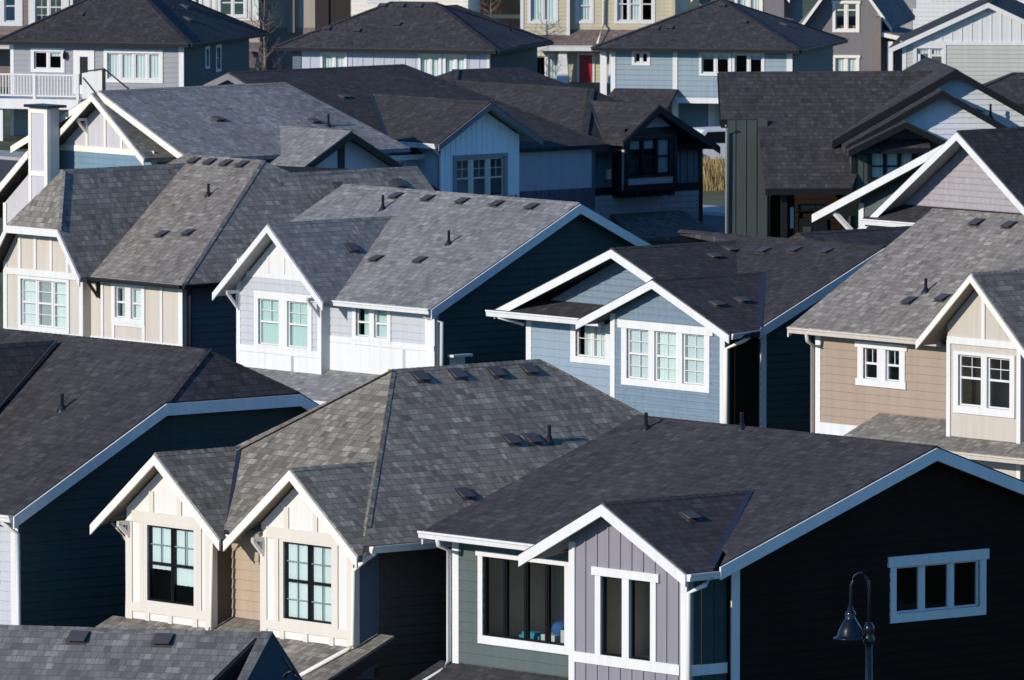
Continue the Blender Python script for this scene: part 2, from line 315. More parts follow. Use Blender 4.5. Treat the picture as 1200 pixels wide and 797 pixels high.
class House:
    """one house: local x runs along its street front, y goes back into the house, z=0 is the upper floor"""
    def __init__(s, name, loc, ang, drop, label, cat='house', group=None, soffit='soffit', trim='white'):
        s.e = empty(name, (loc[0], loc[1], loc[2]-drop), R(-ang)); s.dz = drop
        tag(s.e, label, cat, group); s.drop = drop; s.soffit = soffit; s.trim = trim
        s.roofmb = MB(); s.roofmat = 'roof_grey'; s.vents = []; s.pipes = []; s.valleys = []
        s.rakes = []; s.gut = []; s.gutmat = None
    def lift(s, mb):
        for p in mb.v: p.z += s.dz
        return mb
    def part(s, name, mb, mat, parent=None, smooth=False):
        return s.lift(mb).build(name, mat, parent or s.e, smooth)
    # wall frames
    @staticmethod
    def P(fr, a, z, off=0.0):
        k, c = fr
        return {'F': (a, c-off, z), 'B': (a, c+off, z), 'R': (c+off, a, z), 'L': (c-off, a, z)}[k]
    def wpoly(s, mb, fr, pts, o0, o1, mat=0):
        a = [Vector(s.P(fr, p[0], p[1], o0)) for p in pts]; b = Vector(s.P(fr, pts[0][0], pts[0][1], o1))-a[0]
        mb.prism(a, b, mat)
    def wbox(s, mb, fr, a0, a1, z0, z1, o0, o1, mat=0):
        s.wpoly(mb, fr, [(a0, z0), (a1, z0), (a1, z1), (a0, z1)], o0, o1, mat)
    def wall(s, fr, poly, mat, style='lap', e=0.19, wins=(), name='wall', th=0.13, ph=0.0, bs=0.4):
        mb = MB(); holes = []
        for w in wins:
            c = w.get('cw', 0.1); cb = w.get('cb', c); ct = w.get('ct', c)
            w['open'] = (w['a0']+c, w['a1']-c, w['z0']+cb, w['z1']-ct); holes.append(w['open'])
        polys = [poly]
        for h in holes: polys = minus(polys, h)
        if style in ('lap', 'shake'):
            for p in polys:
                zs = [q[1] for q in p]; k0 = math.floor((min(zs)-ph)/e)
                for k in range(k0, math.floor((max(zs)-ph-1e-6)/e)+1):
                    zb = ph+k*e; q = clip(p, 1, zb, False); q = clip(q, 1, zb+e, True) if q else []
                    if not q: continue
                    out = [Vector(s.P(fr, a, z, 0.002+0.022*(1-(z-zb)/e))) for a, z in q]
                    bk = [Vector(s.P(fr, a, z, -th)) for a, z in q]
                    mb.hexa(out, bk)
        else:
            for p in polys:
                s.wpoly(mb, fr, p, 0.0, -th)
                if style == 'bb':
                    xs = [q[0] for q in p]; k0 = math.floor((min(xs)-ph)/bs)
                    for k in range(k0, math.floor((max(xs)-ph)/bs)+1):
                        x = ph+k*bs; q = clip(clip(p, 0, x-0.02, False) or [(0, 0)]*3, 0, x+0.02, True) if clip(p, 0, x-0.02, False) else []
                        if q and max(t[0] for t in q)-min(t[0] for t in q) > 0.01: s.wpoly(mb, fr, q, 0.0, 0.022)
        o = s.part(name, mb, mat)
        for w in wins: s.window(fr, w)
        return o
    def window(s, fr, w):
        a0, a1, z0, z1 = w['a0'], w['a1'], w['z0'], w['z1']; oa0, oa1, oz0, oz1 = w['open']
        cas = w.get('cas', 'white'); frm = w.get('frame', 'white'); n = w.get('n', 1); mw = w.get('mw', 0.05)
        fw = w.get('fw', 0.045); split = w.get('split'); ext = w.get('ext', 0.0); hd = w.get('hd', 0.0); sill = w.get('sill', 0.0)
        cb = MB(); pr = w.get('proud', 0.04)
        if cas:
            s.wbox(cb, fr, a0, oa0, oz0, oz1, -0.10, pr); s.wbox(cb, fr, oa1, a1, oz0, oz1, -0.10, pr)
            s.wbox(cb, fr, a0-ext, a1+ext, oz1, z1, -0.10, pr+(0.015 if ext else 0.001))
            s.wbox(cb, fr, a0-sill, a1+sill, z0, oz0, -0.10, pr+(0.02 if sill else 0.002))
            if hd: s.wbox(cb, fr, a0-ext-0.03, a1+ext+0.03, z1, z1+hd, -0.02, pr+0.045)
        cells = []; W = oa1-oa0; cwid = (W-mw*(n-1))/n
        for i in range(n): cells.append((oa0+i*(cwid+mw), oa0+i*(cwid+mw)+cwid))
        if cas and n > 1 and w.get('mul_cas'):
            for i in range(n-1): s.wbox(cb, fr, cells[i][1], cells[i+1][0], oz0, oz1, -0.10, pr-0.004)
        root = s.part('window', cb, cas or frm) if cb.f else None
        fb = MB(); grilles = []; panes = []; blinds = []
        dp0, dp1 = -0.09, -0.03+w.get('fproud', 0.0)
        if not (cas and n > 1 and w.get('mul_cas')):
            for i in range(n-1): s.wbox(fb, fr, cells[i][1], cells[i+1][0], oz0, oz1, dp0, dp1+0.012)
        cover = w.get('cover', 'b'*n)
        for i, (c0, c1) in enumerate(cells):
            gb = MB(); grilles.append(gb)
            s.wbox(fb, fr, c0, c0+fw, oz0, oz1, dp0, dp1); s.wbox(fb, fr, c1-fw, c1, oz0, oz1, dp0, dp1)
            s.wbox(fb, fr, c0+fw, c1-fw, oz0, oz0+fw, dp0, dp1-0.001); s.wbox(fb, fr, c0+fw, c1-fw, oz1-fw, oz1, dp0, dp1-0.001)
            secs = [(oz0+fw, oz1-fw)]
            if split:
                zm = oz0+(oz1-oz0)*split; s.wbox(fb, fr, c0+fw, c1-fw, zm-0.025, zm+0.025, dp0, dp1+0.004)
                secs = [(oz0+fw, zm-0.025), (zm+0.025, oz1-fw)]
            gx, gy, where = w.get('grille', (0, 0, 'all'))
            for j, (q0, q1) in enumerate(secs):
                if where == 'upper' and j == 0 and len(secs) > 1: continue
                for t in range(1, gx+1):
                    x = c0+fw+(c1-c0-2*fw)*t/(gx+1); s.wbox(gb, fr, x-0.009, x+0.009, q0, q1, -0.075, -0.045)
                for t in range(1, gy+1):
                    z = q0+(q1-q0)*t/(gy+1); s.wbox(gb, fr, c0+fw, c1-fw, z-0.009, z+0.009, -0.074, -0.046)
            pb = MB(); panes.append(pb); pb.poly([s.P(fr, x, z, -0.06) for x, z in ((c0+fw-0.005, oz0+fw-0.005), (c1-fw+0.005, oz0+fw-0.005), (c1-fw+0.005, oz1-fw+0.005), (c0+fw-0.005, oz1-fw+0.005))])
            c = cover[i] if i < len(cover) else 'd'
            if c != 'd':
                bb = MB(); blinds.append(bb)
                zlo = {'b': oz0+0.01, 'h': oz0+(oz1-oz0)*0.42, 'u': oz0+(oz1-oz0)*0.72, 'q': oz0+(oz1-oz0)*0.24, 'l': oz0+0.01, 'r': oz0+0.01}[c]
                x0, x1 = max(oa0+.004, c0-0.06), min(oa1-.004, c1+0.06)
                if c == 'l': x1 = c0+(c1-c0)*0.5
                if c == 'r': x0 = c0+(c1-c0)*0.35
                per = w.get('pleat', 0.12); N = max(4, int((x1-x0)/per*6)); prev = None
                for k in range(N+1):
                    x = x0+(x1-x0)*k/N; d = -0.105+0.012*math.sin(2*math.pi*(x-x0)/per+random.uniform(-0.25, 0.25))
                    cur = (x, d)
                    if prev: bb.poly([s.P(fr, prev[0], zlo, prev[1]), s.P(fr, x, zlo, d), s.P(fr, x, oz1, d), s.P(fr, prev[0], oz1, prev[1])])
                    prev = cur
        if w.get('room'):
            dp = w['room']; m_ = 0.5; rb = MB()
            def rq(pts): rb.poly([s.P(fr, a, z, o) for a, z, o in pts])
            A0, A1, Z0, Z1 = oa0-m_, oa1+m_, oz0-0.15, oz1+0.12
            rq([(A0, Z0, -dp), (A1, Z0, -dp), (A1, Z1, -dp), (A0, Z1, -dp)]); rq([(A0, Z0, -.14), (A1, Z0, -.14), (A1, Z0, -dp), (A0, Z0, -dp)])
            rq([(A0, Z1, -.14), (A1, Z1, -.14), (A1, Z1, -dp), (A0, Z1, -dp)]); rq([(A0, Z0, -.14), (A0, Z1, -.14), (A0, Z1, -dp), (A0, Z0, -dp)]); rq([(A1, Z0, -.14), (A1, Z1, -.14), (A1, Z1, -dp), (A1, Z0, -dp)])
        if root is None: root = s.part('window', fb, frm)
        else: s.part('frame', fb, frm, root)
        for gb in grilles: s.part('grille', gb, w.get('gmat', frm), root)
        for pb in panes: s.part('pane', pb, w.get('glass', 'teal_glass'), root)
        if w.get('room'): s.lift(rb); rb.build('interior', 'room', root, False, False)
        for bb in blinds: s.lift(bb); bb.build('blind', 'blind', root, True, False)
        return root
    # roofs
    def slab(s, pts, th=0.13):
        s.roofmb.prism(pts, (0, 0, -th), 0, 1)
    def cap(s, A, B, d1, d2, w=0.115):
        """ridge or hip cap: overlapping bent shingles from A (low end) to B"""
        A, B = Vector(A), Vector(B); n = max(1, int((B-A).length/0.16)); d1 = Vector(d1).normalized(); d2 = Vector(d2).normalized(); up = Vector((0, 0, 1))
        for k in range(n):
            p = A+(B-A)*k/n; q = A+(B-A)*(k+1.25)/n if k < n-1 else B
            a = 0.017; b = 0.009
            s.roofmb.prism([p+up*a, q+up*b, q+d1*w+up*b*0.8, p+d1*w+up*a*0.8], (0, 0, -0.018))
            s.roofmb.prism([p+up*a, q+up*b, q+d2*w+up*b*0.8, p+d2*w+up*a*0.8], (0, 0, -0.022))
    def rake(s, A, B, out, h=0.2, t=0.04, top=0.035, mat=None):
        A, B, out = Vector(A), Vector(B), Vector((out[0], out[1], 0))
        mb = MB(); mb.prism([A-Vector((0, 0, top)), B-Vector((0, 0, top)), B-Vector((0, 0, top+h)), A-Vector((0, 0, top+h))], out*t); s.rakes.append((mb, mat))
    def gutter(s, A, B, out, drop=0.02, h=0.13, w=0.12):
        A, B = Vector(A), Vector(B); o = Vector((out[0], out[1], 0)); z = Vector((0, 0, 1))
        prof = [(0.0, -drop), (w, -drop+0.01), (w, -drop-0.03), (w-0.02, -drop-0.045), (w-0.035, -drop-h), (0.0, -drop-h)]
        mb = MB(); mb.hexa([A+o*x+z*y for x, y in prof], [B+o*x+z*y for x, y in prof]); s.gut.append(mb)
    def spout(s, pts, mat, r=0.045):
        mb = MB(); mb.tube(pts, r, 8); s.part('downspout', mb, mat, smooth=True)
    def valley(s, A, B, w, up=0.02):
        A, B, w = Vector(A), Vector(B), Vector(w); u = Vector((0, 0, up))
        mb = MB(); mb.prism([A-w+u, B-w+u, B+w+u, A+w+u], (0, 0, -0.012)); s.valleys.append(mb)
    def gable(s, uc, half, v0, v1, za, slope, v1e=None, h=0.2, th=0.13, walls=True, gutters=False):
        """gable roof with its ridge along y, apex height za; v1e: where the slopes end at the eaves (valley ends)"""
        ze = za-slope*half
        for sg in (-1, 1):
            ve = v1 if v1e is None else v1e
            s.slab([(uc, v0, za), (uc+sg*half, v0, ze), (uc+sg*half, ve, ze), (uc, v1, za)], th)
            s.rake((uc, v0, za), (uc+sg*half, v0, ze), (0, -1), h)
        s.cap((uc, v0, za), (uc, v1, za), (1, 0, -slope), (-1, 0, -slope))
        return ze
    def finish(s, rake=None, gut=None):
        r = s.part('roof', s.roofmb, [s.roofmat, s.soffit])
        for mb, mt in s.rakes: s.part('rake_board', mb, mt or rake or s.trim)
        for mb in s.gut: s.part('gutter', mb, gut or s.trim)
        for mb in s.valleys: s.part('valley_flashing', mb, 'valley', r)
        for (p, ax, sl) in s.vents:
            # low box vent: hood over a dark throat, laid on the slope
            ux = Vector((1, 0, 0)) if ax == 'y' else Vector((0, 1, 0))
            w = Vector((0, 1, sl)).normalized() if ax == 'y' else Vector((-1 if sl > 0 else 1, 0, abs(sl))).normalized()
            nn = w.cross(ux); nn = nn if nn.z > 0 else -nn
            p = Vector(p); mb = MB()
            def q(a, b, c): return p+ux*a+w*b+nn*c
            mb.hexa([q(-.17, -.16, .012), q(.17, -.16, .012), q(.17, .2, .012), q(-.17, .2, .012)], [q(-.17, -.16, -.01), q(.17, -.16, -.01), q(.17, .2, -.01), q(-.17, .2, -.01)])
            mb.hexa([q(-.12, -.10, .055), q(.12, -.10, .055), q(.12, .14, .03), q(-.12, .14, .03)], [q(-.12, -.06, .0), q(.12, -.06, .0), q(.12, .14, .0), q(-.12, .14, .0)])
            mb.hexa([q(-.15, -.15, .08), q(.15, -.15, .08), q(.15, .16, .04), q(-.15, .16, .04)], [q(-.15, -.15, .06), q(.15, -.15, .06), q(.15, .16, .03), q(-.15, .16, .03)])
            s.lift(mb).build('roof_vent', 'ventmetal', r)
        for (p, h) in s.pipes:
            mb = MB(); p = Vector(p)
            mb.lathe([(0.12, -0.06), (0.10, 0.01), (0.06, 0.05), (0.048, 0.10), (0.036, 0.10), (0.036, h*.88), (0.026, h*.88), (0.026, 0.15)], p, 12)
            s.lift(mb).build('vent_pipe', 'darkmetal', r, True)
        return r
    def boxpart(s, name, boxes, mat, parent=None):
        mb = MB()
        for b in boxes: mb.box(*b)
        return s.part(name, mb, mat, parent)
    def trimf(s, fr, rects, mat, name='trim', o=0.03):
        """flat trim boards on a wall: list of (a0,a1,z0,z1) or polygons"""
        o_ = None
        for k, r in enumerate(rects):
            mb = MB()
            if isinstance(r[0], tuple): s.wpoly(mb, fr, list(r), 0.003, o+0.002*(k % 3))
            else: s.wbox(mb, fr, r[0], r[1], r[2], r[3], 0.003, o+0.002*(k % 3))
            o_ = s.part(name, mb, mat)
        return o_
    def body(s, u0, u1, v0, v1, top=0.0, mat='slate_lap'):
        """ground floor under the part that is in view"""
        mb = MB(); mb.box(u0, u1, v0, v1, -s.drop-0.5, top); s.part('ground_floor', mb, mat)
    def bracket(s, fr, a, z, mat, d=0.38, h=0.42):
        """knee brace under a rake"""
        mb = MB(); s.wbox(mb, fr, a-0.04, a+0.04, z-h, z, 0.02, 0.08); 
        p = [Vector(s.P(fr, a-0.04, z-h+0.02, 0.08)), Vector(s.P(fr, a-0.04, z-h+0.11, 0.08)), Vector(s.P(fr, a-0.04, z, d)), Vector(s.P(fr, a-0.04, z-0.09, d))]
        ax = Vector(s.P(fr, a+0.04, 0, 0))-Vector(s.P(fr, a-0.04, 0, 0)); mb.prism(p, ax)
        s.wbox(mb, fr, a-0.04, a+0.04, z-0.08, z, 0.08, d)
        s.part('bracket', mb, mat)

# ------------------------------------------------------------------ ground, roads
def gz(v):
    if v < 46: return 0.0
    if v < 64: return 1.6*(v-46)/18
    if v < 112: return 1.6+0.4*(v-64)/48
    if v < 170: return 2.0-0.8*(v-112)/58
    return 1.2
ORG = Vector((-7.69, 200, 0))
def row(u, v, z=0.0): return ORG + U0*u + V0*v + Vector((0, 0, z))
mb = MB(); vs = [-700, -200, -60, 0, 46, 64, 112, 170, 300, 900]
for a, b in zip(vs[:-1], vs[1:]):
    mb.poly([row(-900, a, gz(a)), row(900, a, gz(a)), row(900, b, gz(b)), row(-900, b, gz(b))])
structure('ground', mb, ground_mat('grass', (0.045, 0.06, 0.018), (0.10, 0.11, 0.04), 0.3))
mb = MB()
for a, b in ((-14, -6.5), (24, 32), (92, 100), (158, 166)):
    mb.poly([row(-300, a, gz(a)+0.01), row(300, a, gz(a)+0.01), row(300, b, gz(b)+0.01), row(-300, b, gz(b)+0.01)])
structure('road', mb, ground_mat('asphalt', (0.04, 0.04, 0.042), (0.065, 0.064, 0.062), 1.0))
mb = MB()
for a, b in ((-16, -14), (-6.5, -4.6), (22, 24), (32, 33.6), (90, 92), (100, 102)):
    p = [row(-300, a, gz(a)-.05), row(300, a, gz(a)-.05), row(300, b, gz(b)-.05), row(-300, b, gz(b)-.05)]; mb.prism(p, (0, 0, 0.18))
structure('pavement', mb, 'concrete')

def bays_trim(h, fr, c): return h.trimf(fr, c, h.trim)

# ================================================================== row one
G1 = 'houses in the nearest row'; G2 = 'houses in the second row'; G3 = 'houses in the third row'; G4 = 'hip roofed houses in the fourth row'; G5 = 'houses along the top edge'

# ---- cream twin gable house
h = House('cream_house', (-7.69, 200, 3.24), 50, 3.24, 'cream panelled house with twin steep gables, black framed windows and a weathered grey roof', group=G1, soffit='soffit_tan', trim='cream')
h.roofmat = 'roof_weather'
S = 0.745
h.body(0, 7.2, 0.5, 11.2, -0.4, 'brown_shade_lap')
def gpoly(u0, u1, zb, uc, za, sl): return [(u0, zb), (u1, zb), (u1, za-sl*(u1-uc)), (uc, za), (u0, za-sl*(uc-u0))]
bw = dict(z0=0.32, z1=2.05, cas='sand_trim', cw=0.11, ct=0.11, frame='blackframe', n=2, split=0.5, grille=(1, 1, 'all'), mw=0.035, fw=0.032, pleat=0.17, proud=0.025, gmat='grille_grey')
w1 = dict(bw, a0=0.58, a1=2.30, cover='hq', grille=(1, 1, 'upper')); w2 = dict(bw, a0=4.91, a1=6.63, cover='bb')
h.wall(('F', 0), gpoly(0, 2.75, -0.45, 1.38, 3.26, S), 'cream_panel', 'flat', wins=[w1])
h.wall(('F', 0), gpoly(4.3, 7.2, -0.45, 5.67, 3.26, S), 'cream_panel', 'flat', wins=[w2])
h.wall(('F', 0.5), [(2.7, -0.1), (4.35, -0.1), (4.35, 2.35), (2.7, 2.35)], 'camel_lap', 'lap', 0.2)
h.wall(('R', 2.75), [(0.13, -0.3), (0.6, -0.3), (0.6, 2.2), (0.13, 2.2)], 'brown_shade_lap', 'flat', th=0.1)
h.wall(('L', 4.3), [(0.13, -0.3), (0.6, -0.3), (0.6, 2.2), (0.13, 2.2)], 'camel_lap', 'flat', th=0.1)
h.wall(('R', 7.2), [(0.13, -0.6), (0.62, -0.6), (0.62, 2.2), (0.13, 2.2)], 'slate_lap', 'flat', th=0.1)
h.wall(('R', 7.18), [(0.62, -0.6), (11.2, -0.6), (11.2, 2.2), (0.62, 2.2)], 'brown_shade_lap', 'lap', 0.19)
h.wall(('L', 0), [(0.13, -0.6), (11.2, -0.6), (11.2, 2.2), (0.13, 2.2)], 'tan_lap', 'lap', 0.19)
h.wall(('B', 11.2), [(0, -0.6), (7.2, -0.6), (7.2, 2.2), (0, 2.2)], 'tan_lap', 'lap', 0.19)
for u0, u1, uc in ((0, 2.75, 1.38), (4.3, 7.2, 5.67)):
    a, b = u0+0.58+(0.03 if u0 else 0), u1-0.45-(0.12 if u0 else 0)
    h.trimf(('F', 0), [(u0, u0+0.2, -0.1, 2.0), (u1-0.2, u1, -0.1, 2.0), (u0+0.2, u1-0.2, 1.98, 2.2), (u0+0.2, u1-0.2, 0.18, 0.36),
        (uc-0.62, uc-0.48, 2.2, 2.62), (uc+0.28, uc+0.42, 2.2, 2.78), (uc-0.75, uc-0.62, -0.1, 0.18), (uc-0.02, uc+0.11, -0.1, 0.18), (uc+0.78, uc+0.92, -0.1, 0.18),
        (uc-0.92, uc-0.80, 0.36, 1.98), (uc+0.93, uc+1.05, 0.36, 1.98)], 'sand_trim', o=0.028)
ze = 2.05; rz = ze+0.74*4
FE = lambda v: ze+0.74*(v+0.1)
h.slab([(-0.4, -0.1+0.4, FE(0.3)), (0.06, 0.3, FE(0.3)), (0.06, 0.14, FE(0.14)), (2.69, 0.14, FE(0.14)), (2.69, -0.1, ze), (4.36, -0.1, ze), (4.36, 0.14, FE(0.14)), (7.2, 0.14, FE(0.14)), (7.36, 0.14, FE(0.14)), (3.6, 3.9, rz)])
h.slab([(7.6, -0.1, ze), (7.6, 11.75, ze), (3.6, 7.75, rz), (3.6, 3.9, rz)])
h.slab([(-0.4, -0.1, ze), (-0.4, 11.75, ze), (3.6, 7.75, rz), (3.6, 3.9, rz)])
h.slab([(-0.4, 11.75, ze), (7.6, 11.75, ze), (3.6, 7.75, rz)])
for uc in (1.38, 5.67): h.gable(uc, 2.08, -0.35, 1.80, 3.44, S, v1e=-0.25, h=0.2)
h.cap((7.2, 0.3, ze+0.3), (3.6, 3.9, rz), (-.74, .0, .0), (0, 1, 0))
h.cap((-0.4, -0.1, ze), (3.6, 3.9, rz), (1, -1, 0), (-1, 1, 0)); h.cap((3.6, 3.9, rz), (3.6, 7.75, rz), (1, 0, -.74), (-1, 0, -.74))
h.cap((7.6, 11.75, ze), (3.6, 7.75, rz), (1, .2, -.5), (.2, 1, -.5))
h.valley((3.46, -0.22, 1.93), (1.45, 1.72, 3.42), (0.03, 0.03, 0.01), 0.015)
h.gutter((7.6, 0.05, ze), (7.6, 11.7, ze), (1, 0)); h.gutter((3.45, -0.1, 1.98), (3.65, -0.1, 1.98), (0, -1))
h.spout([(7.66, 0.15, 1.9), (7.55, 0.05, 1.8), (7.28, -0.08, 1.55), (7.28, -0.08, 0.10), (7.2, -0.2, 0.0), (6.9, -1.5, -0.60)], 'cream')
h.spout([(2.98, -0.18, 1.92), (2.82, -0.07, 1.75), (2.82, -0.07, 0.08), (2.82, -0.2, 0.02)], 'cream', 0.04)
h.spout([(-0.4, -0.05, 1.9), (-0.06, 0.05, 1.55), (-0.06, 0.05, 0.0), (-0.06, -1.2, -0.5)], 'cream', 0.04)
h.bracket(('F', 0.5), 4.05, 2.1, 'darktrim', 0.5, 0.5)
h.bracket(('F', 0.0), 0.1, 1.98, 'cream', 0.3, 0.32); h.bracket(('F', 0.0), 4.4, 1.98, 'cream', 0.3, 0.36)
h.bracket(('R', 7.2), 0.1, 2.0, 'cream', 0.3, 0.36)
# porch skirt roof
h.slab([(-0.45, 0.0, 0.03), (7.75, 0.0, 0.03), (7.75, -1.7, -0.72), (-0.45, -1.7, -0.72)], 0.1); h.slab([(2.76, 0.5, 0.25), (4.29, 0.5, 0.25), (4.29, 0.0, 0.03), (2.76, 0.0, 0.03)], 0.1); h.slab([(7.2, 0.55, 0.27), (7.75, 0.55, 0.27), (7.75, 0, 0.03), (7.2, 0, 0.03)], 0.1)
mb = MB(); mb.prism([(7.75, 0.55, 0.24), (7.75, -1.7, -0.75), (7.75, -1.7, -1.0), (7.75, 0.55, -0.02)], (0.05, 0, 0)); h.part('fascia', mb, 'darktrim')
h.gutter((-0.45, -1.7, -0.72), (7.75, -1.7, -0.72), (0, -1))
rs = 0.74
for p in ((3.83, 4.44), (3.83, 5.41), (3.85, 6.39), (3.83, 7.27), (5.46, 5.45), (5.48, 5.97), (6.62, 3.28)): h.vents.append(((p[0], p[1], rz-rs*(p[0]-3.6)), 'x', rs))
h.pipes.append(((5.53, 6.37, rz-rs*1.93), 0.36))
h.finish(rake='cream', gut='cream')

# ---- dark house with the lavender gable
h = House('lavender_gable_house', (1.10, 190, 3.25), 50, 3.25, 'dark house with a lavender board gable, white trim and a three pane side window', group=G1)
h.roofmat = 'roof_black'
sl = 0.352; fe = 2.37; RF = lambda v: fe+sl*(v-0.4); rv = 5.85; rz = RF(rv)
h.body(-4.5, 3.5, 1.0, 11.0, -1.2, 'black_lap')
lw = dict(a0=0.77, a1=2.53, z0=0.44, z1=2.13, cw=0.16, ct=0.16, cb=0.03, frame='blackframe', n=2, mw=0.2, mul_cas=True, ext=0.09, cover='dd', fw=0.035, glass='grey_glass', room=1.6)
h.wall(('F', 0), gpoly(0, 3.42, -1.2, 1.36, 3.28, 0.475), 'lavender', 'bb', wins=[lw], bs=0.335, ph=0.12)
h.trimf(('F', 0), [(0, 0.17, -1.2, 2.55), (0.17, 3.2, 0.27, 0.47), (3.24, 3.42, -1.2, 2.3)], 'white', o=0.035)
rw = dict(a0=-3.83, a1=-1.1, z0=0.22, z1=2.02, cw=0.14, cb=0.16, ct=0.1, frame='blackframe', n=4, cover='dddd', fw=0.035, mw=0.05, ext=0.05, glass='grey_glass', room=2.2)
h.wall(('F', 0.95), [(-4.6, -0.5), (0.1, -0.5), (0.1, 2.38), (-4.6, 2.38)], 'green_lap', 'lap', 0.2, wins=[rw])
h.trimf(('F', 0.95), [(-4.62, -4.42, -0.4, 2.5)], 'white', o=0.03)
h.wall(('R', 3.42), [(0.13, -1.2), (0.95, -1.2), (0.95, 2.3), (0.13, 2.3)], 'navy_lap', 'bb', bs=0.33, th=0.1)
h.trimf(('R', 3.42), [(0.02, 0.95, 0.27, 0.47)], 'white', o=0.03)
def gside(v0, v1, zb, vc, za, sl): return [(v0, zb), (v1, zb), (v1, za-sl*(v1-vc)), (vc, za), (v0, za-sl*(vc-v0))]
sw = dict(a0=4.98, a1=7.45, z0=0.93, z1=2.2, cw=0.15, ct=0.20, cb=0.17, frame='white', n=3, mw=0.09, fw=0.04, ext=0.06, cover='ddd', glass='grey_glass')
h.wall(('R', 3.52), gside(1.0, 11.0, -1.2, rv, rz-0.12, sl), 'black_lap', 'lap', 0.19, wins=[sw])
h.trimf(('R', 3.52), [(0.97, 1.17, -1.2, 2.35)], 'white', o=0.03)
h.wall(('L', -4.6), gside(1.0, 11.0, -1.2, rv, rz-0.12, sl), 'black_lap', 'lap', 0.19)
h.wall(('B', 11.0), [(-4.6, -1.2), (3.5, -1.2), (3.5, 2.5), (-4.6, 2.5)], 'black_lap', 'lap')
h.slab([(-4.85, 0.4, fe), (-0.85, 0.4, fe), (0.0, 0.98, RF(0.98)), (3.42, 0.98, RF(0.98)), (3.87, 0.4, fe), (3.87, rv, rz), (-4.85, rv, rz)])
h.slab([(-4.85, 11.3, fe), (3.87, 11.3, fe), (3.87, rv, rz), (-4.85, rv, rz)])
zg = h.gable(1.36, 2.42, -0.35, 0.4+(3.41-fe)/sl, 3.41, 0.475, v1e=0.3, h=0.22)
for x, o in ((3.87, 1), (-4.85, -1)):
    h.rake((x, 0.38, fe), (x, rv, rz), (o, 0), 0.24); h.rake((x, 11.3, fe), (x, rv, rz), (o, 0), 0.24)
h.cap((-4.85, rv, rz), (3.87, rv, rz), (0, 1, -sl), (0, -1, -sl))
h.valley((3.72, 0.32, 2.32), (1.44, 3.28, 3.40), (0.055, 0.03, 0.0), 0.015)
h.gutter((-4.9, 0.4, fe), (-0.95, 0.4, fe), (0, -1)); h.gutter((3.78, -0.35, zg), (3.78, 0.38, zg+0.01), (1, 0)); h.gutter((-4.85, 11.3, fe), (3.87, 11.3, fe), (0, 1))
h.spout([(3.84, 0.2, 2.16), (3.8, 0.1, 2.02), (3.50, -0.06, 1.85), (3.50, -0.06, -1.2)], 'white', 0.05)
h.spout([(-4.35, 0.34, 2.24), (-4.35, 0.36, 2.12), (-4.66, 0.88, 1.95), (-4.66, 0.88, -0.2), (-4.62, 0.6, -0.4), (-4.62, -1.2, -1.1)], 'white', 0.05)
h.slab([(-5.0, 0.95, -0.22), (-0.05, 0.95, -0.22), (-0.05, -1.0, -1.05), (-5.0, -1.0, -1.05)], 0.1)
h.gutter((-5.0, -1.0, -1.05), (-0.05, -1.0, -1.05), (0, -1))
h.vents.append(((2.05, 1.25, 3.41-0.475*0.69), 'x', 0.475))
h.pipes += [((-4.0, 5.35, RF(5.35)), 0.36), ((-1.62, 5.75, RF(5.75)), 0.36)]
h.finish()
LAVH = h

# ---- dark navy sided house at the left edge
o = row(-2.3, -0.95, 3.24)
h = House('navy_side_house', o, 50, 3.24, 'charcoal roofed house with a navy side wall under a clipped gable at the left edge', group=G1)
h.roofmat = 'roof_black'
sl = 0.531; fe = 2.02; RF = lambda v: fe+sl*(v+0.41); rv = 5.2; rz = RF(rv)
h.body(-9, 0, 0.2, 10.4, -0.5, 'navy_lap')
h.wall(('R', 0), [(0, -0.8), (10.4, -0.8), (10.4, RF(0)-0.1), (7.0, RF(3.4)-0.12), (3.4, RF(3.4)-0.12), (0, RF(0)-0.12)], 'navy_lap', 'lap', 0.2)
lw = dict(a0=-2.2, a1=-0.62, z0=0.45, z1=1.75, cw=0.14, frame='white', n=2, cover='db', fw=0.04)
h.wall(('F', 0), [(-4.2, -0.8), (-0.001, -0.8), (-0.001, 2.15), (-4.2, 2.15)], 'grey_lap', 'lap', 0.2, wins=[lw])
h.trimf(('F', 0), [(-0.24, 0.0, -0.8, 1.95)], 'white', o=0.03)
h.wall(('L', -9), [(0.2, -0.8), (10.4, -0.8), (10.4, 2.1), (0.2, 2.1)], 'navy_lap', 'lap'); h.wall(('B', 10.4), [(-9, -0.8), (0, -0.8), (0, 2.1), (-9, 2.1)], 'navy_lap', 'lap')
zc = RF(3.46); ue = -0.47
h.slab([(-9.3, -0.41, fe), (0.37, -0.41, fe), (0.37, 3.46, zc), (ue, rv, rz), (-9.3, rv, rz)])
h.slab([(-9.3, 10.81, fe), (0.37, 10.81, fe), (0.37, 6.94, zc), (ue, rv, rz), (-9.3, rv, rz)])
h.slab([(0.37, 3.46, zc), (0.37, 6.94, zc), (ue, rv, rz)])
h.rake((0.37, -0.43, fe), (0.37, 3.46, zc), (1, 0), 0.24); h.rake((0.37, 3.46, zc), (0.37, 6.94, zc), (1, 0), 0.24); h.rake((0.37, 10.81, fe), (0.37, 6.94, zc), (1, 0), 0.24)
h.cap((0.37, 3.46, zc), (ue, rv, rz), (0.2, 1, 0.1), (-1, 0, 0)); h.cap((-9.3, rv, rz), (ue, rv, rz), (0, 1, -sl), (0, -1, -sl)); h.cap((0.37, 6.94, zc), (ue, rv, rz), (0.2, -1, 0.1), (-1, 0, 0))
h.gable(-5.2, 2.5, -1.6, 4.9, 4.90, 1.17, v1e=-0.6, h=0.22)
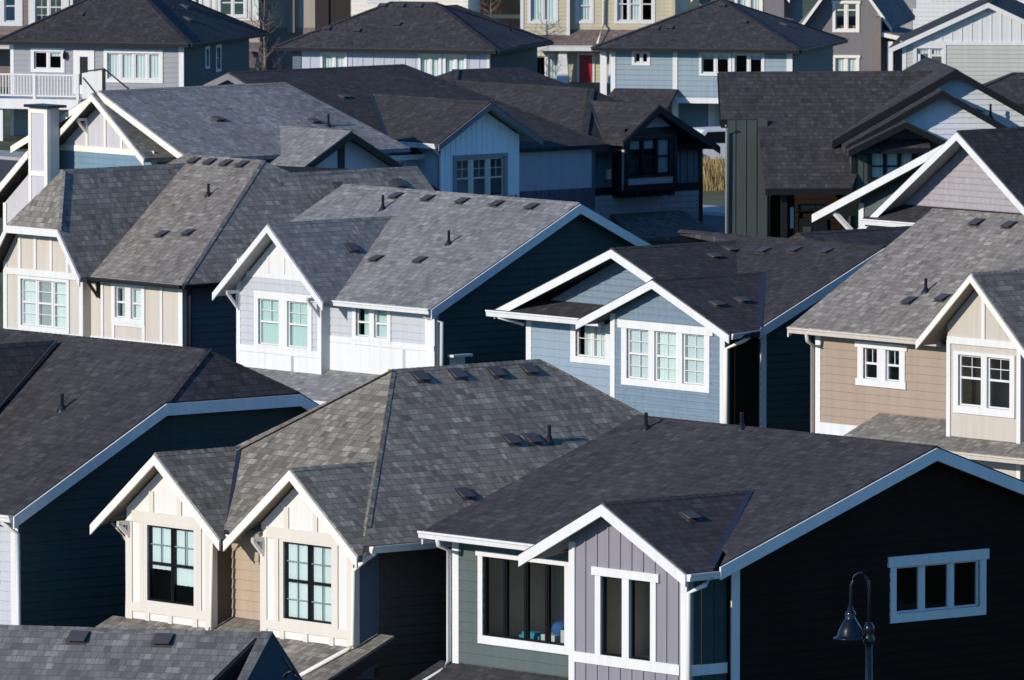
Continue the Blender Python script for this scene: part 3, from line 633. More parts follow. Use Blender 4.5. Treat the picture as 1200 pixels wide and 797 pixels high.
h.wall(('F', -1.0), gpoly(-7.4, -3.0, -0.8, -5.2, 4.7, 1.17), 'grey_lap', 'lap', 0.2)
h.valley((-2.78, -0.4, 2.1), (-5.1, 4.85, 4.9), (0.05, 0.015, 0.02), 0.015)
h.gutter((-2.6, -0.41, fe), (0.35, -0.41, fe), (0, -1))
h.spout([(0.02, -0.45, 1.85), (0.06, -0.08, 1.6), (0.06, -0.06, -0.35), (0.12, -0.3, -0.5), (0.55, -0.35, -0.62)], 'white', 0.05)
h.pipes.append(((-2.35, 2.9, RF(2.9)), 0.36))
h.slab([(-4, 0, -0.5), (0.6, 0, -0.5), (0.6, -1.4, -1.1), (-4, -1.4, -1.1)], 0.1)
h.finish()

# ---- garage behind the lavender house
h = House('rear_garage', row(17.9, 14.6, 3.25), 50, 3.25, 'dark roofed rear garage whose ridge peeks over the blue side rake', group=G1)
h.roofmat = 'roof_dusk'; h.body(0, 7, 0.5, 6, 0.8, 'black_lap')
h.gable(2.2, 2.8, 0.0, 1.9, 3.2, 0.6); h.wall(('F', 0.4), gpoly(-0.2, 4.6, 0, 2.2, 3.0, 0.6), 'black_lap', 'lap')
h.slab([(-0.6, 1.7, 3.02), (7.6, 1.7, 3.02), (7.6, 0.3, 2.2), (-0.6, 0.3, 2.2)]); h.slab([(-0.6, 1.7, 3.02), (7.6, 1.7, 3.02), (7.6, 6.4, 0.4), (-0.6, 6.4, 0.4)])
h.finish(rake='darktrim')

# ================================================================== row two
# ---- light grey house with white trim
h = House('grey_gable_house', (-7.12, 260, 3.46), 50, 3.4, 'light grey house with white lower panels, a steep white gable and pale grey roof', group=G2)
h.roofmat = 'roof_cool'
sl = 0.5; fe = 1.84; RF = lambda v: fe+sl*(v+0.08); rv = 4.85; rz = RF(rv); S = 0.83
h.body(-1.3, 7.7, 1.6, 9.6, -0.6, 'navy_lap'); h.body(0.1, 7.6, 0.5, 1.6, -0.6, 'navy_lap')
gw = dict(a0=0.75, a1=3.12, z0=0.44, z1=1.88, cw=0.17, cb=0.06, ct=0.2, frame='white', n=2, mw=0.34, mul_cas=True, split=0.5, grille=(1, 1, 'upper'), cover='bb', fw=0.035, glass='deep_glass')
h.wall(('F', 0), gpoly(0, 3.5, -0.8, 1.91, 3.5, S), 'grey_lap', 'lap', 0.19, wins=[gw])
h.trimf(('F', 0), [(0, 0.16, 0.4, 2.2), (3.34, 3.5, 0.4, 2.2), (0, 3.5, 0.28, 0.45), [(0, -0.8), (3.5, -0.8), (3.5, 0.27), (0, 0.27)], (0.02, 0.14, -0.8, 0.3), (1.05, 1.17, -0.8, 0.3), (2.25, 2.37, -0.8, 0.3), (3.36, 3.5, -0.8, 0.3), (0.42, 3.4, 2.22, 2.36)], 'white', o=0.026)
h.trimf(('F', 0), [[(0.55, 2.36), (3.27, 2.36), (1.91, 3.44)]], 'white', 'gable_panel', o=0.034)
h.trimf(('F', 0), [(1.3, 1.38, 2.37, 2.9), (1.95, 2.03, 2.37, 3.3), (2.6, 2.68, 2.37, 2.75)], 'white', 'batten', o=0.05)
nw = dict(a0=4.42, a1=5.98, z0=0.80, z1=1.76, cw=0.15, cb=0.12, ct=0.12, frame='white', n=2, mw=0.2, mul_cas=True, split=0.5, cover='rb', fw=0.03, glass='deep_glass')
h.wall(('F', 0.28), [(3.4, -0.8), (7.7, -0.8), (7.7, 2.0), (3.4, 2.0)], 'grey_lap', 'lap', 0.19, wins=[nw])
h.trimf(('F', 0.28), [(7.34, 7.72, 0.85, 1.9), (3.5, 7.7, 0.70, 0.86), [(3.5, -0.8), (7.72, -0.8), (7.72, 0.69), (3.5, 0.69)], (4.4, 4.52, -0.8, 0.7), (5.45, 5.57, -0.8, 0.7), (6.45, 6.57, -0.8, 0.7), (7.38, 7.72, -0.8, 0.7)], 'white', o=0.026)
h.wall(('R', 3.5), [(0.13, -0.8), (0.4, -0.8), (0.4, 2), (0.13, 2)], 'grey_lap', 'flat', th=0.1)
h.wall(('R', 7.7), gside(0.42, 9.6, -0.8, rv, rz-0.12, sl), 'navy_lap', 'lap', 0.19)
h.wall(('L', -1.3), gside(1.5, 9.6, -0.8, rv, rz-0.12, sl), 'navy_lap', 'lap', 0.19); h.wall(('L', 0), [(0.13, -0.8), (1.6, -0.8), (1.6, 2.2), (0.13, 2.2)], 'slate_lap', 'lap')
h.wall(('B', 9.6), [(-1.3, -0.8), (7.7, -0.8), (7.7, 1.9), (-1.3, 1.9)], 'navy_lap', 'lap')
h.slab([(-1.6, 1.3, RF(1.3)), (0.1, 1.3, RF(1.3)), (0.1, 0.4, RF(0.4)), (3.5, 0.4, RF(0.4)), (3.5, -0.1, fe), (8.0, -0.1, fe), (8.0, rv, rz), (-1.6, rv, rz)])
h.slab([(-1.6, 9.9, fe), (8.0, 9.9, fe), (8.0, rv, rz), (-1.6, rv, rz)])
h.gable(1.91, 2.27, -0.5, -0.08+(3.69-fe)/sl, 3.69, S, v1e=0.1, h=0.2)
h.rake((8.0, -0.1, fe), (8.0, rv, rz), (1, 0), 0.24); h.rake((8.0, 9.9, fe), (8.0, rv, rz), (1, 0), 0.24); h.rake((-1.6, 1.3, RF(1.3)), (-1.6, rv, rz), (-1, 0), 0.22)
h.cap((-1.6, rv, rz), (8.0, rv, rz), (0, 1, -sl), (0, -1, -sl)); h.valley((4.12, 0.12, 1.87), (2.0, 3.72, 3.66), (0.06, 0.035, 0.0), 0.012)
h.gutter((3.95, -0.1, fe), (8.02, -0.1, fe), (0, -1)); h.gutter((-1.6, 9.9, fe), (8.0, 9.9, fe), (0, 1))
h.spout([(7.45, 0.03, 1.72), (7.47, 0.1, 1.6), (7.76, 0.46, 1.45), (7.76, 0.44, -0.8)], 'white', 0.05)
h.slab([(-0.3, 0.05, -0.10), (8.1, 0.05, -0.10), (8.1, -1.3, -0.62), (-0.3, -1.3, -0.62)], 0.08); h.slab([(3.52, 0.3, 0.0), (8.1, 0.3, 0.0), (8.1, 0.05, -0.10), (3.52, 0.05, -0.10)], 0.08); h.gutter((-0.3, -1.3, -0.62), (8.1, -1.3, -0.62), (0, -1), h=0.2)
h.bracket(('F', 0), 0.1, 1.85, 'white', 0.42, 0.5); h.bracket(('F', 0), 3.42, 1.85, 'white', 0.42, 0.5)
mb = MB(); mb.box(7.73, 7.7, 0.75, 1.25, -0.8, 0.55); mb.prism([(7.7, .68, .55), (7.96, .68, .55), (7.96, 1.32, .55), (7.7, 1.32, .55)], (0, 0, .06)); h.part('meter_box', mb, 'white')
for p in ((1.0, 4.5), (2.3, 4.5), (3.7, 4.5), (5.1, 4.5), (6.5, 4.5), (3.55, 1.75), (5.2, 1.85)): h.vents.append(((p[0], p[1], RF(p[1])), 'y', sl))
h.vents.append(((2.75, 1.6, 3.69-S*.84), 'x', S))
h.pipes += [((5.4, 2.65, RF(2.65)), 0.4), ((1.2, 3.9, RF(3.9)), 0.42)]
h.finish(gut='white')

# ---- blue house with triple window
h = House('blue_house', (2.44, 247, 3.56), 50, 3.5, 'blue house with two overlapping low gables, white trim and a white framed triple window', group=G2, soffit='soffit_dark')
h.roofmat = 'roof_dusk'
sl = 0.437; fe = 2.04; RF = lambda v: fe+sl*(v-0.77); rv = 4.85; rz = RF(rv)
h.body(-4.4, 4.3, 1.2, 9.5, -1.0, 'navy_lap')
tw = dict(a0=0.42, a1=3.72, z0=0.42, z1=2.02, cw=0.2, cb=0.17, ct=0.2, frame='white', n=3, mw=0.22, mul_cas=True, split=0.5, grille=(1, 1, 'all'), cover='bbb', fw=0.04, ext=0.13)
h.wall(('F', 0), gpoly(0, 4.28, -1.0, 1.97, 2.98, 0.41), 'blue_shake', 'shake', 0.17, wins=[tw])
h.trimf(('F', 0), [(0, 0.17, -1.0, 2.15), (4.1, 4.28, -1.0, 1.98)], 'white', o=0.035)
rw = dict(a0=-2.75, a1=-1.2, z0=0.72, z1=1.86, cw=0.2, cb=0.16, ct=0.08, frame='white', n=2, cover='rb', fw=0.04, grille=(1, 1, 'all'))
h.wall(('F', 1.05), [(-4.45, -1.0), (0.1, -1.0), (0.1, 2.1), (-4.45, 2.1)], 'blue_lap', 'lap', 0.2, wins=[rw])
h.trimf(('F', 1.05), [(-4.47, -4.27, -1, 1.95)], 'white', o=0.03)
h.wall(('F', 1.15), [(-4.0, 2.05), (2.6, 2.05), (-0.56, 3.58)], 'blue_shake', 'shake', 0.17)
h.wall(('L', 0), [(0.13, -1), (1.05, -1), (1.05, 2.1), (0.13, 2.1)], 'blue_shake', 'flat', th=0.1)
h.wall(('R', 4.28), [(0.13, -1), (1.05, -1), (1.05, 2), (0.13, 2)], 'black_lap', 'bb', bs=0.3, th=0.1)
h.wall(('R', 4.34), gside(1.06, 9.4, -1.0, rv, rz-0.12, sl), 'navy_lap', 'lap', 0.19)
h.trimf(('R', 4.34), [(1.06, 1.24, -1, 2.05)], 'white', o=0.03)
h.wall(('L', -4.45), [(1.05, -1), (9.4, -1), (9.4, 2), (1.05, 2)], 'navy_lap', 'lap'); h.wall(('B', 9.4), [(-4.4, -1), (4.3, -1), (4.3, 2), (-4.4, 2)], 'navy_lap', 'lap')
h.slab([(2.0, 1.35, RF(1.35)), (4.28, 1.1, RF(1.1)), (4.64, 0.77, fe), (4.64, rv, rz), (-3.0, rv, rz), (-0.56, 4.55, 3.69)])
h.slab([(-5.0, 9.0, fe), (4.64, 9.0, fe), (4.64, rv, rz), (-3.0, rv, rz)])
h.rake((4.64, 0.75, fe), (4.64, rv, rz), (1, 0), 0.24); h.rake((4.64, 9.0, fe), (4.64, rv, rz), (1, 0), 0.24)
h.cap((-3.0, rv, rz), (4.64, rv, rz), (0, 1, -sl), (0, -1, -sl))
# the larger gable
h.slab([(-0.56, 0.5, 3.70), (-5.05, 0.5, 1.93), (-5.05, 8.5, 1.93), (-0.56, 4.6, 3.70)]); h.slab([(-0.56, 0.5, 3.70), (2.6, 0.5, 2.45), (4.0, 1.4, 2.0), (-0.56, 4.65, 3.70)])
h.rake((-0.56, 0.5, 3.70), (-5.05, 0.5, 1.93), (0, -1), 0.21); h.rake((-0.56, 0.5, 3.70), (1.5, 0.5, 2.89), (0, -1), 0.21)
h.cap((-0.56, 0.5, 3.70), (-0.56, 4.6, 3.70), (1, 0, -.39), (-1, 0, -.39))
# the smaller gable in front
h.gable(1.97, 2.86, -0.35, 3.25, 3.12, 0.41, v1e=0.62, h=0.2)
h.slab([(-5.15, 0.42, 1.90), (-0.7, 0.42, 1.90), (-0.2, 1.15, 2.2), (-4.4, 1.15, 2.2)], 0.1)
h.gutter((-5.2, 0.42, 1.92), (-0.75, 0.42, 1.92), (0, -1), h=0.15); h.gutter((4.78, -0.3, 1.96), (4.66, 0.72, 2.0), (1, 0))
h.valley((4.66, 0.75, 2.05), (2.05, 3.2, 3.10), (0.06, 0.04, 0.0), 0.015)
h.spout([(4.8, 0.3, 1.84), (4.7, 0.2, 1.74), (4.36, -0.05, 1.55), (4.36, -0.05, -1.0)], 'cream', 0.05)
h.spout([(-4.75, 0.35, 1.75), (-4.5, 0.98, 1.55)], 'white', 0.04)
h.slab([(1.4, 4.9, 3.98), (3.8, 4.9, 3.02), (3.8, 9, 3.02), (1.4, 9, 3.98)]); h.slab([(1.4, 4.9, 3.98), (-1, 4.9, 3.02), (-1, 9, 3.02), (1.4, 9, 3.98)]); h.cap((1.4, 4.9, 3.98), (1.4, 9, 3.98), (1, 0, -.4), (-1, 0, -.4))
for p in ((3.1, 2.6), (3.2, 1.7), (0.2, 1.9)): h.vents.append(((p[0]+.2, p[1]-1.2, 3.12-.41*abs(p[0]+.2-1.97)), 'x', .41))
for p in ((0.9, 4.2), (1.9, 4.35), (3.0, 4.4)): h.vents.append(((p[0], p[1], RF(p[1])), 'y', sl))
h.vents += [((2.4, 6.2, 3.98-.4), 'x', .4), ((2.4, 7.6, 3.98-.4), 'x', .4), ((0.2, 3.2, 3.70-.39*.76), 'x', .39), ((-.1, 4.0, 3.70-.39*.46), 'x', .39)]
h.finish()

# ---- tan house at the right edge
h = House('tan_house', (10.24, 236, 3.58), 50, 3.5, 'tan lap sided house with a steep beige gable and speckled grey roof, right edge', group=G2, soffit='soffit_tan', trim='cream')
h.roofmat = 'roof_grey'
sl = 0.564; fe = 2.3; RF = lambda v: fe+sl*(v-0.3); rv = 4.95; rz = RF(rv); S = 0.9
h.body(-5.4, 7, 0.8, 9.4, -1.0, 'tan_lap')
gw = dict(a0=0.24, a1=2.36, z0=0.66, z1=2.12, cw=0.17, cb=0.18, ct=0.08, frame='white', n=2, mw=0.2, mul_cas=True, split=0.55, grille=(1, 1, 'upper'), cover='dd', fw=0.04, glass='grey_glass', room=1.6)
h.wall(('F', 0), gpoly(0, 2.56, -1.0, 1.25, 3.85, S), 'beige_panel', 'flat', wins=[gw])
h.trimf(('F', 0), [(0, 0.13, -1, 2.35), (2.43, 2.56, -1, 2.35), (0.02, 2.54, 2.28, 2.45), (1.2, 1.32, 2.45, 3.7)], 'white', o=0.035)
sw = dict(a0=-3.9, a1=-2.22, z0=1.0, z1=2.05, cw=0.2, cb=0.17, ct=0.14, frame='white', n=2, mw=0.3, mul_cas=True, split=0.5, grille=(1, 0, 'upper'), cover='dd', fw=0.03, ext=0.08, sill=0.05, glass='grey_glass')
h.wall(('F', 0.7), [(-5.4, -1.0), (0.1, -1.0), (0.1, 2.5), (-5.4, 2.5)], 'tan_lap', 'lap', 0.2, wins=[sw])
h.wall(('F', 0.7), [(2.4, -1.0), (7, -1.0), (7, 2.5), (2.4, 2.5)], 'tan_lap', 'lap', 0.2)
h.trimf(('F', 0.7), [(-5.42, -5.24, -1, 2.4), (-5.24, -3.0, -0.3, 0.02)], 'white', o=0.03)
h.wall(('R', 2.56), [(0.13, -1), (0.8, -1), (0.8, 2.4), (0.13, 2.4)], 'tan_lap', 'flat', th=0.1); h.wall(('L', 0), [(0.13, -1), (0.8, -1), (0.8, 2.4), (0.13, 2.4)], 'beige_shake', 'flat', th=0.1)
h.wall(('L', -5.4), gside(0.7, 9.4, -1, rv, rz-.12, sl), 'tan_lap', 'lap'); h.wall(('R', 7), gside(0.7, 9.4, -1, rv, rz-.12, sl), 'tan_lap', 'lap'); h.wall(('B', 9.4), [(-5.4, -1), (7, -1), (7, 2.4), (-5.4, 2.4)], 'tan_lap', 'lap')
h.slab([(-5.95, 0.3, fe), (0.0, 0.3, fe), (0.05, 0.75, RF(.75)), (2.5, 0.75, RF(.75)), (2.5, 0.3, fe), (7.3, 0.3, fe), (7.3, rv, rz), (-5.95, rv, rz)])
h.slab([(-5.95, 9.6, fe), (7.3, 9.6, fe), (7.3, rv, rz), (-5.95, rv, rz)])
h.gable(1.25, 1.88, -0.4, 0.3+(4.02-fe)/sl, 4.02, S, v1e=0.4, h=0.18)
h.rake((-5.95, 0.28, fe), (-5.95, rv, rz), (-1, 0), 0.22); h.rake((7.3, 0.3, fe), (7.3, rv, rz), (1, 0), 0.22)
h.cap((-5.95, rv, rz), (7.3, rv, rz), (0, 1, -sl), (0, -1, -sl))
h.gutter((-5.9, 0.3, fe), (-0.55, 0.3, fe), (0, -1)); h.gutter((3.1, 0.3, fe), (7.2, 0.3, fe), (0, -1))
h.spout([(-5.2, 0.2, 2.16), (-5.2, 0.22, 2.0), (-5.48, 0.64, 1.85), (-5.48, 0.64, -1)], 'tan_panel', 0.05)
h.slab([(-3.15, 0.7, 0.38), (7, 0.7, 0.38), (7, -0.62, -0.16), (-3.15, -0.62, -0.16)], 0.08)
h.gutter((-3.2, -0.62, -0.16), (7, -0.62, -0.16), (0, -1)); h.rake((-3.15, 0.7, 0.38), (-3.15, -0.62, -0.16), (-1, 0), 0.12)
h.bracket(('F', 0.7), -0.3, 2.3, 'darktrim', 0.5, 0.4)
for p in ((-3.05, 1.55), (-2.1, 1.75), (-3.95, 4.55), (-2.8, 4.55), (-1.5, 4.55)): h.vents.append(((p[0], p[1], RF(p[1])), 'y', sl))
h.pipes.append(((-2.9, 1.95, RF(1.95)), 0.36))
h.finish(rake='cream', gut='tan_panel')

# ---- tan and white clipped gable house on the left
h = House('tan_panel_house', (-13.71, 271, 3.36), 50, 3.4, 'beige panelled house with white strips, a clipped front gable and a six pane window', group=G2, soffit='soffit_dark')
h.roofmat = 'roof_grey'
fs = 0.556; fe = 1.71; RF = lambda v: fe+fs*(v+0.05); rv = 5.2; rz = RF(rv); ss = 0.917
h.body(0, 7.5, 0.6, 10, -0.5, 'navy_lap')
S = 1.3; za = 4.42; uc = 1.8; cl = 1.13; zc = za-S*cl
pw = dict(a0=0.66, a1=2.92, z0=0.10, z1=1.55, cw=0.12, cb=0.12, ct=0.08, frame='white', n=3, mw=0.06, split=0.5, grille=(0, 1, 'all'), cover='bbb', fw=0.04)
h.wall(('F', 0), [(0, -0.6), (3.52, -0.6), (3.52, za-S*1.72-.16), (uc+cl, zc-.14), (uc-cl, zc-.14), (0, za-S*1.8-.16)], 'tan_panel', 'flat', wins=[pw])
h.trimf(('F', 0), [(0, 0.16, -0.6, 1.9), (3.36, 3.52, -0.6, 1.9), (0.16, 3.36, 1.56, 1.74), (0.16, 3.36, -0.08, 0.1), (0.66, 0.78, 1.74, 2.75), (1.35, 1.47, 1.74, 2.9), (2.05, 2.17, 1.74, 2.9), (2.78, 2.90, 1.74, 2.75)], 'white', o=0.03)
nw = dict(a0=4.46, a1=5.9, z0=0.50, z1=1.56, cw=0.15, cb=0.14, ct=0.1, frame='white', n=2, mw=0.24, mul_cas=True, split=0.5, cover='rb', fw=0.035)
h.wall(('F', 0.24), [(3.4, -0.6), (7.5, -0.6), (7.5, 1.8), (3.4, 1.8)], 'tan_panel', 'flat', wins=[nw])
h.trimf(('F', 0.24), [(7.34, 7.52, -.6, 1.7), (3.5, 7.34, -0.15, 0.08), (4.0, 4.1, 0.08, 1.7), (4.46, 4.58, 0.08, 0.5), (5.78, 5.9, 0.08, 0.5), (6.55, 6.66, 0.08, 1.7), (4.58, 5.78, 0.42, 0.5)], 'white', o=0.03)
h.wall(('R', 3.52), [(0.13, -0.6), (0.36, -0.6), (0.36, 1.8), (0.13, 1.8)], 'tan_panel', 'flat', th=0.1)
h.wall(('R', 7.5), [(0.38, -0.6), (10, -0.6), (10, 1.8), (0.38, 1.8)], 'slate_lap', 'lap', 0.19)
h.wall(('L', 0), [(0.13, -0.6), (10, -0.6), (10, 1.8), (0.13, 1.8)], 'navy_lap', 'lap'); h.wall(('B', 10), [(0, -.6), (7.5, -.6), (7.5, 1.8), (0, 1.8)], 'navy_lap', 'lap')
re = 7.85; ur = re-(rz-fe)/ss; ul = 1.3
h.slab([(3.4, -0.05, fe), (re, -0.05, fe), (ur, rv, rz), (ul, rv, rz), (0.2, 3.0, RF(3.0)), (0.2, 0.4, RF(0.4)), (3.4, 0.4, RF(0.4))])
wz = fe+ss*(re-5.05)
h.slab([(re, -0.05, fe), (re, 10.5, fe), (5.05, 10.3, wz), (5.05, 5.95, wz), (ur, rv, rz)])
h.slab([(5.05, 10.3, wz), (5.05, 5.95, wz), (ur, rv, rz), (ul, rv, rz), (-1.6, 8.0, fe), (-0.4, 10.5, fe)])
h.slab([(ul, rv, rz), (-1.6, 8.0, fe), (-1.6, 2.2, fe), (0.0, 3.0, RF(3.0))])
h.cap((re, -0.05, fe), (ur, rv, rz), (-1, 0.05, 0), (0.2, 1, -.1)); h.cap((ul, rv, rz), (ur, rv, rz), (0, 1, -fs), (0, -1, -fs)); h.cap((5.05, 5.95, wz), (5.05, 10.3, wz), (1, 0, -ss), (-1, 0, -ss))
v0 = -0.4; hr = 0.62
for sg in (-1, 1):
    h.slab([(uc+sg*cl, v0, zc), (uc+sg*2.1, v0, za-S*2.1), (uc+sg*2.1, 0.3, za-S*2.1), (uc, RF and (-0.05+(za-fe)/fs), za), (uc, hr, za)])
    h.rake((uc+sg*cl, v0, zc), (uc+sg*2.1, v0, za-S*2.1), (0, -1), 0.22)
h.slab([(uc-cl, v0, zc), (uc+cl, v0, zc), (uc, hr, za)]); h.rake((uc-cl, v0, zc), (uc+cl, v0, zc), (0, -1), 0.2)
h.cap((uc+cl, v0, zc), (uc, hr, za), (1, .3, -.5), (-1, 0, 0)); h.cap((uc, hr, za), (uc, 5.0, za), (1, 0, -S), (-1, 0, -S))
h.gutter((3.75, -0.05, fe), (re, -0.05, fe), (0, -1), h=0.1); h.gutter((re, -0.05, fe), (re, 10.5, fe), (1, 0), h=0.1)
h.spout([(7.8, 0.3, 1.6), (7.6, 0.4, 1.35), (7.58, 0.45, -.6)], 'darktrim', 0.04)
for a in (0.95, 1.65): h.bracket(('F', 0), a, 2.92, 'white', 0.25, 0.3)
h.bracket(('F', 0.24), 3.9, 1.62, 'darktrim', 0.4, 0.5)
for p in ((2.0, 4.95), (2.7, 4.95), (3.4, 4.95), (4.1, 4.95), (4.55, 1.85), (5.5, 2.0)): h.vents.append(((p[0], p[1], RF(p[1])), 'y', fs))
h.vents += [((5.5, 7.2, wz-ss*.45), 'x', ss), ((5.5, 9.3, wz-ss*.45), 'x', ss)]
h.pipes.append(((4.35, 3.6, RF(3.6)), 0.36))
h.finish(gut='darktrim')

# ================================================================== row three
# ---- lilac gabled house
h = House('lilac_gable_house', (-13.8, 305, 5.46), 50, 4.3, 'lilac and teal house with stacked cream trimmed gables and a lilac chimney column', group=G3, soffit='soffit_dark', trim='cream')
h.roofmat = 'roof_cool'
h.body(-1, 6.2, 1.2, 7.7, -0.6, 'teal_lap')
h.wall(('F', 0), [(0.05, -1.5), (4.75, -1.5), (4.75, 0.78), (0.05, 0.78)], 'teal_lap', 'lap', 0.19)
h.wall(('F', 0), [(0.1, 0.84), (4.7, 0.84), (2.4, 2.36)], 'lilac', 'flat')
h.trimf(('F', 0), [(-0.1, 4.8, 0.72, 0.90), (1.45, 1.55, 0.9, 1.65), (2.35, 2.45, 0.9, 2.2), (3.15, 3.25, 0.9, 1.7)], 'cream', o=0.03)
h.gable(2.4, 2.55, -0.5, 1.0, 2.55, 0.72, h=0.2)
h.wall(('F', 1.0), [(-1.2, -1.5), (6.4, -1.5), (6.4, 0.85), (2.5, 2.42), (-1.2, 0.95)], 'whitelap', 'flat')
h.gable(2.5, 4.4, -0.3, 6.9, 2.62, 0.42, v1e=8.2, h=0.2)
h.slab([(2.5, 6.9, 2.62), (6.9, 8.2, 0.77), (-1.9, 8.2, 0.77)])
h.wall(('R', 6.4), [(1.15, -1.5), (7.8, -1.5), (7.8, 0.8), (1.15, 0.8)], 'teal_lap', 'lap'); h.wall(('L', -1.2), [(1.15, -1.5), (7.8, -1.5), (7.8, .9), (1.15, .9)], 'teal_lap', 'lap'); h.wall(('B', 7.8), [(-1.1, -1.5), (6.3, -1.5), (6.3, .7), (-1.1, .7)], 'teal_lap', 'lap')
# cross gable on the right
rz, cv = 1.50, 4.5
h.slab([(3.5, cv, rz), (8.6, cv, rz), (8.6, 1.6, rz-2.9*.55), (5.2, 1.6, rz-2.9*.55)]); h.slab([(3.5, cv, rz), (8.6, cv, rz), (8.6, 8.2, rz-3.7*.55), (3.5, 8.2, rz-3.7*.55)])
h.rake((8.6, cv, rz), (8.6, 1.6, rz-2.9*.55), (1, 0), 0.2, mat='darktrim'); h.rake((8.6, cv, rz), (8.6, 8.2, rz-3.7*.55), (1, 0), 0.2, mat='darktrim')
h.cap((4.0, cv, rz), (8.6, cv, rz), (0, 1, -.55), (0, -1, -.55))
h.wall(('R', 8.15), [(1.9, -1.6), (7.9, -1.6), (7.9, -0.45), (cv, rz-.15), (1.9, -0.05)], 'lilac_bb', 'flat'); h.trimf(('R', 8.15), [(4.35, 4.6, -1.0, 1.2)], 'darktrim', o=0.03)
h.wall(('F', 1.9), [(5.9, -2.5), (8.15, -2.5), (8.15, 0), (5.9, 0)], 'teal_lap', 'lap'); h.wall(('B', 7.9), [(5.9, -2.5), (8.15, -2.5), (8.15, -.4), (5.9, -.4)], 'teal_lap', 'lap')
h.vents += [((5.0, 6.0, 2.62-.42*2.5), 'x', .42), ((4.6, 2.6, 2.62-.42*2.1), 'x', .42)]; h.pipes.append(((5.3, 6.3, 2.62-.42*2.8), 0.42))
# lilac column with its dark cap, and the stair porch beside it
mb = MB(); mb.box(-0.08, 0.82, -1.0, -0.55, -4.6, 2.05); cn = h.part('chimney', mb, 'lilac')
mb = MB()
for x in (-0.09, 0.70): mb.box(x, x+0.13, -1.03, -1.0, -4.6, 2.0)
mb.box(0.04, 0.70, -1.03, -1.0, -0.02, 0.12); mb.box(0.04, 0.70, -1.03, -1.0, 1.88, 2.0); mb.box(0.82, 0.85, -1.03, -0.9, -4.6, 2.0)
h.part('corner_board', mb, 'cream', cn)
mb = MB(); mb.box(-0.2, 1.0, -1.12, -0.4, 2.05, 2.13); h.part('chimney_cap', mb, 'darkmetal', cn)
mb = MB(); mb.prism([(-2.72, -1.0, -1.3), (-0.08, -1.0, 0.75), (-0.08, -1.0, 0.55), (-2.72, -1.0, -1.5)], (0, 1.8, 0)); h.part('porch_roof', mb, 'roof_dusk')
mb = MB(); mb.prism([(-2.72, -1.02, -1.3), (-0.09, -1.02, 0.74), (-0.09, -1.02, 0.50), (-2.72, -1.02, -1.54)], (0, -0.04, 0)); h.part('rake_board', mb, 'cream')
mb = MB(); mb.prism([(-1.72, -0.7, -3.2), (-0.09, -0.7, -1.8), (-0.09, -0.7, 0.3), (-1.72, -0.7, -0.95)], (0, 0.15, 0)); h.part('porch_wall', mb, 'lilac')
mb = MB(); mb.prism([(-1.72, -0.72, -3.2), (-0.09, -0.72, -1.95), (-0.09, -0.72, -1.7), (-1.72, -0.72, -2.95)], (0, -0.04, 0)); mb.prism([(-1.74, -0.70, -3.2), (-1.60, -0.70, -3.2), (-1.60, -0.70, -0.95), (-1.74, -0.70, -0.95)], (0, -0.05, 0)); h.part('stair_skirt', mb, 'cream')
h.bracket(('F', 0), 1.5, 1.75, 'cream', 0.4, 0.45)
h.finish()

# ---- white gable house with the big dark roof
h = House('white_gable_house', (-2.21, 310, 4.75), 50, 3.6, 'pale blue board gabled house with a three part window and a large dark roof', group=G3, soffit='soffit')
h.roofmat = 'roof_dusk'
h.body(-14, -1.1, 0.3, 7.2, -0.4, 'slate_lap'); h.body(-1.1, 0, 0.1, 3.1, -0.4, 'slate_lap')
tw = dict(a0=0.5, a1=2.68, z0=-0.55, z1=0.92, cas='midgrey_lap', cw=0.13, frame='sand_trim', n=3, mw=0.13, split=0.5, grille=(1, 1, 'upper'), cover='ddd', fw=0.045)
h.wall(('R', 0), gside(0, 3.16, -1.0, 1.6, 2.35, 0.575), 'skyblue_bb', 'bb', bs=0.21, wins=[tw])
h.wall(('F', 0), [(-1.1, -1), (-0.001, -1), (-0.001, 1.5), (-1.1, 1.5)], 'palebb', 'flat'); h.wall(('B', 3.16), [(-1.1, -1), (-.001, -1), (-.001, 1.5), (-1.1, 1.5)], 'skyblue_bb', 'flat')
h.wall(('R', -1.1), [(-1.75, -1), (7.2, -1), (7.2, 0.95), (-1.3, 0.95)], 'lilac_bb', 'flat', wins=[dict(a0=-1.1, a1=-.5, z0=.35, z1=.8, cw=.08, frame='white', cover='d')])
zr = 2.56; ze = zr-0.575*2.1
h.slab([(-5.4, 1.6, zr), (0.5, 1.6, zr), (0.5, -0.5, ze), (-1.9, -0.5, ze)]); h.slab([(-5.4, 1.6, zr), (0.5, 1.6, zr), (0.5, 3.7, ze), (-1.9, 3.7, ze)])
h.rake((0.5, 1.6, zr), (0.5, -0.5, ze), (1, 0), 0.2); h.rake((0.5, 1.6, zr), (0.5, 3.7, ze), (1, 0), 0.2)
h.cap((-5.4, 1.6, zr), (0.5, 1.6, zr), (0, 1, -.575), (0, -1, -.575))
h.gutter((-1.9, -0.5, ze), (0.45, -0.5, ze), (0, -1), h=0.15); h.valley((-1.9, -0.48, ze), (-5.3, 1.6, zr), (0.04, 0.06, 0))
ms = 0.343; mz = 3.28; mu = -7.6; me = 0.96; mr = mu+(mz-me)/ms
h.slab([(mu, -2.3, mz), (mr, -2.3, me), (mr, 7.6, me), (mu, 4.8, mz)]); h.slab([(mu, -2.3, mz), (2*mu-mr, -2.3, me), (2*mu-mr, 7.6, me), (mu, 4.8, mz)]); h.slab([(mr, 7.6, me), (2*mu-mr, 7.6, me), (mu, 4.8, mz)])
h.gutter((mr, -1.5, me), (mr, 0.1, me), (1, 0), h=0.15)
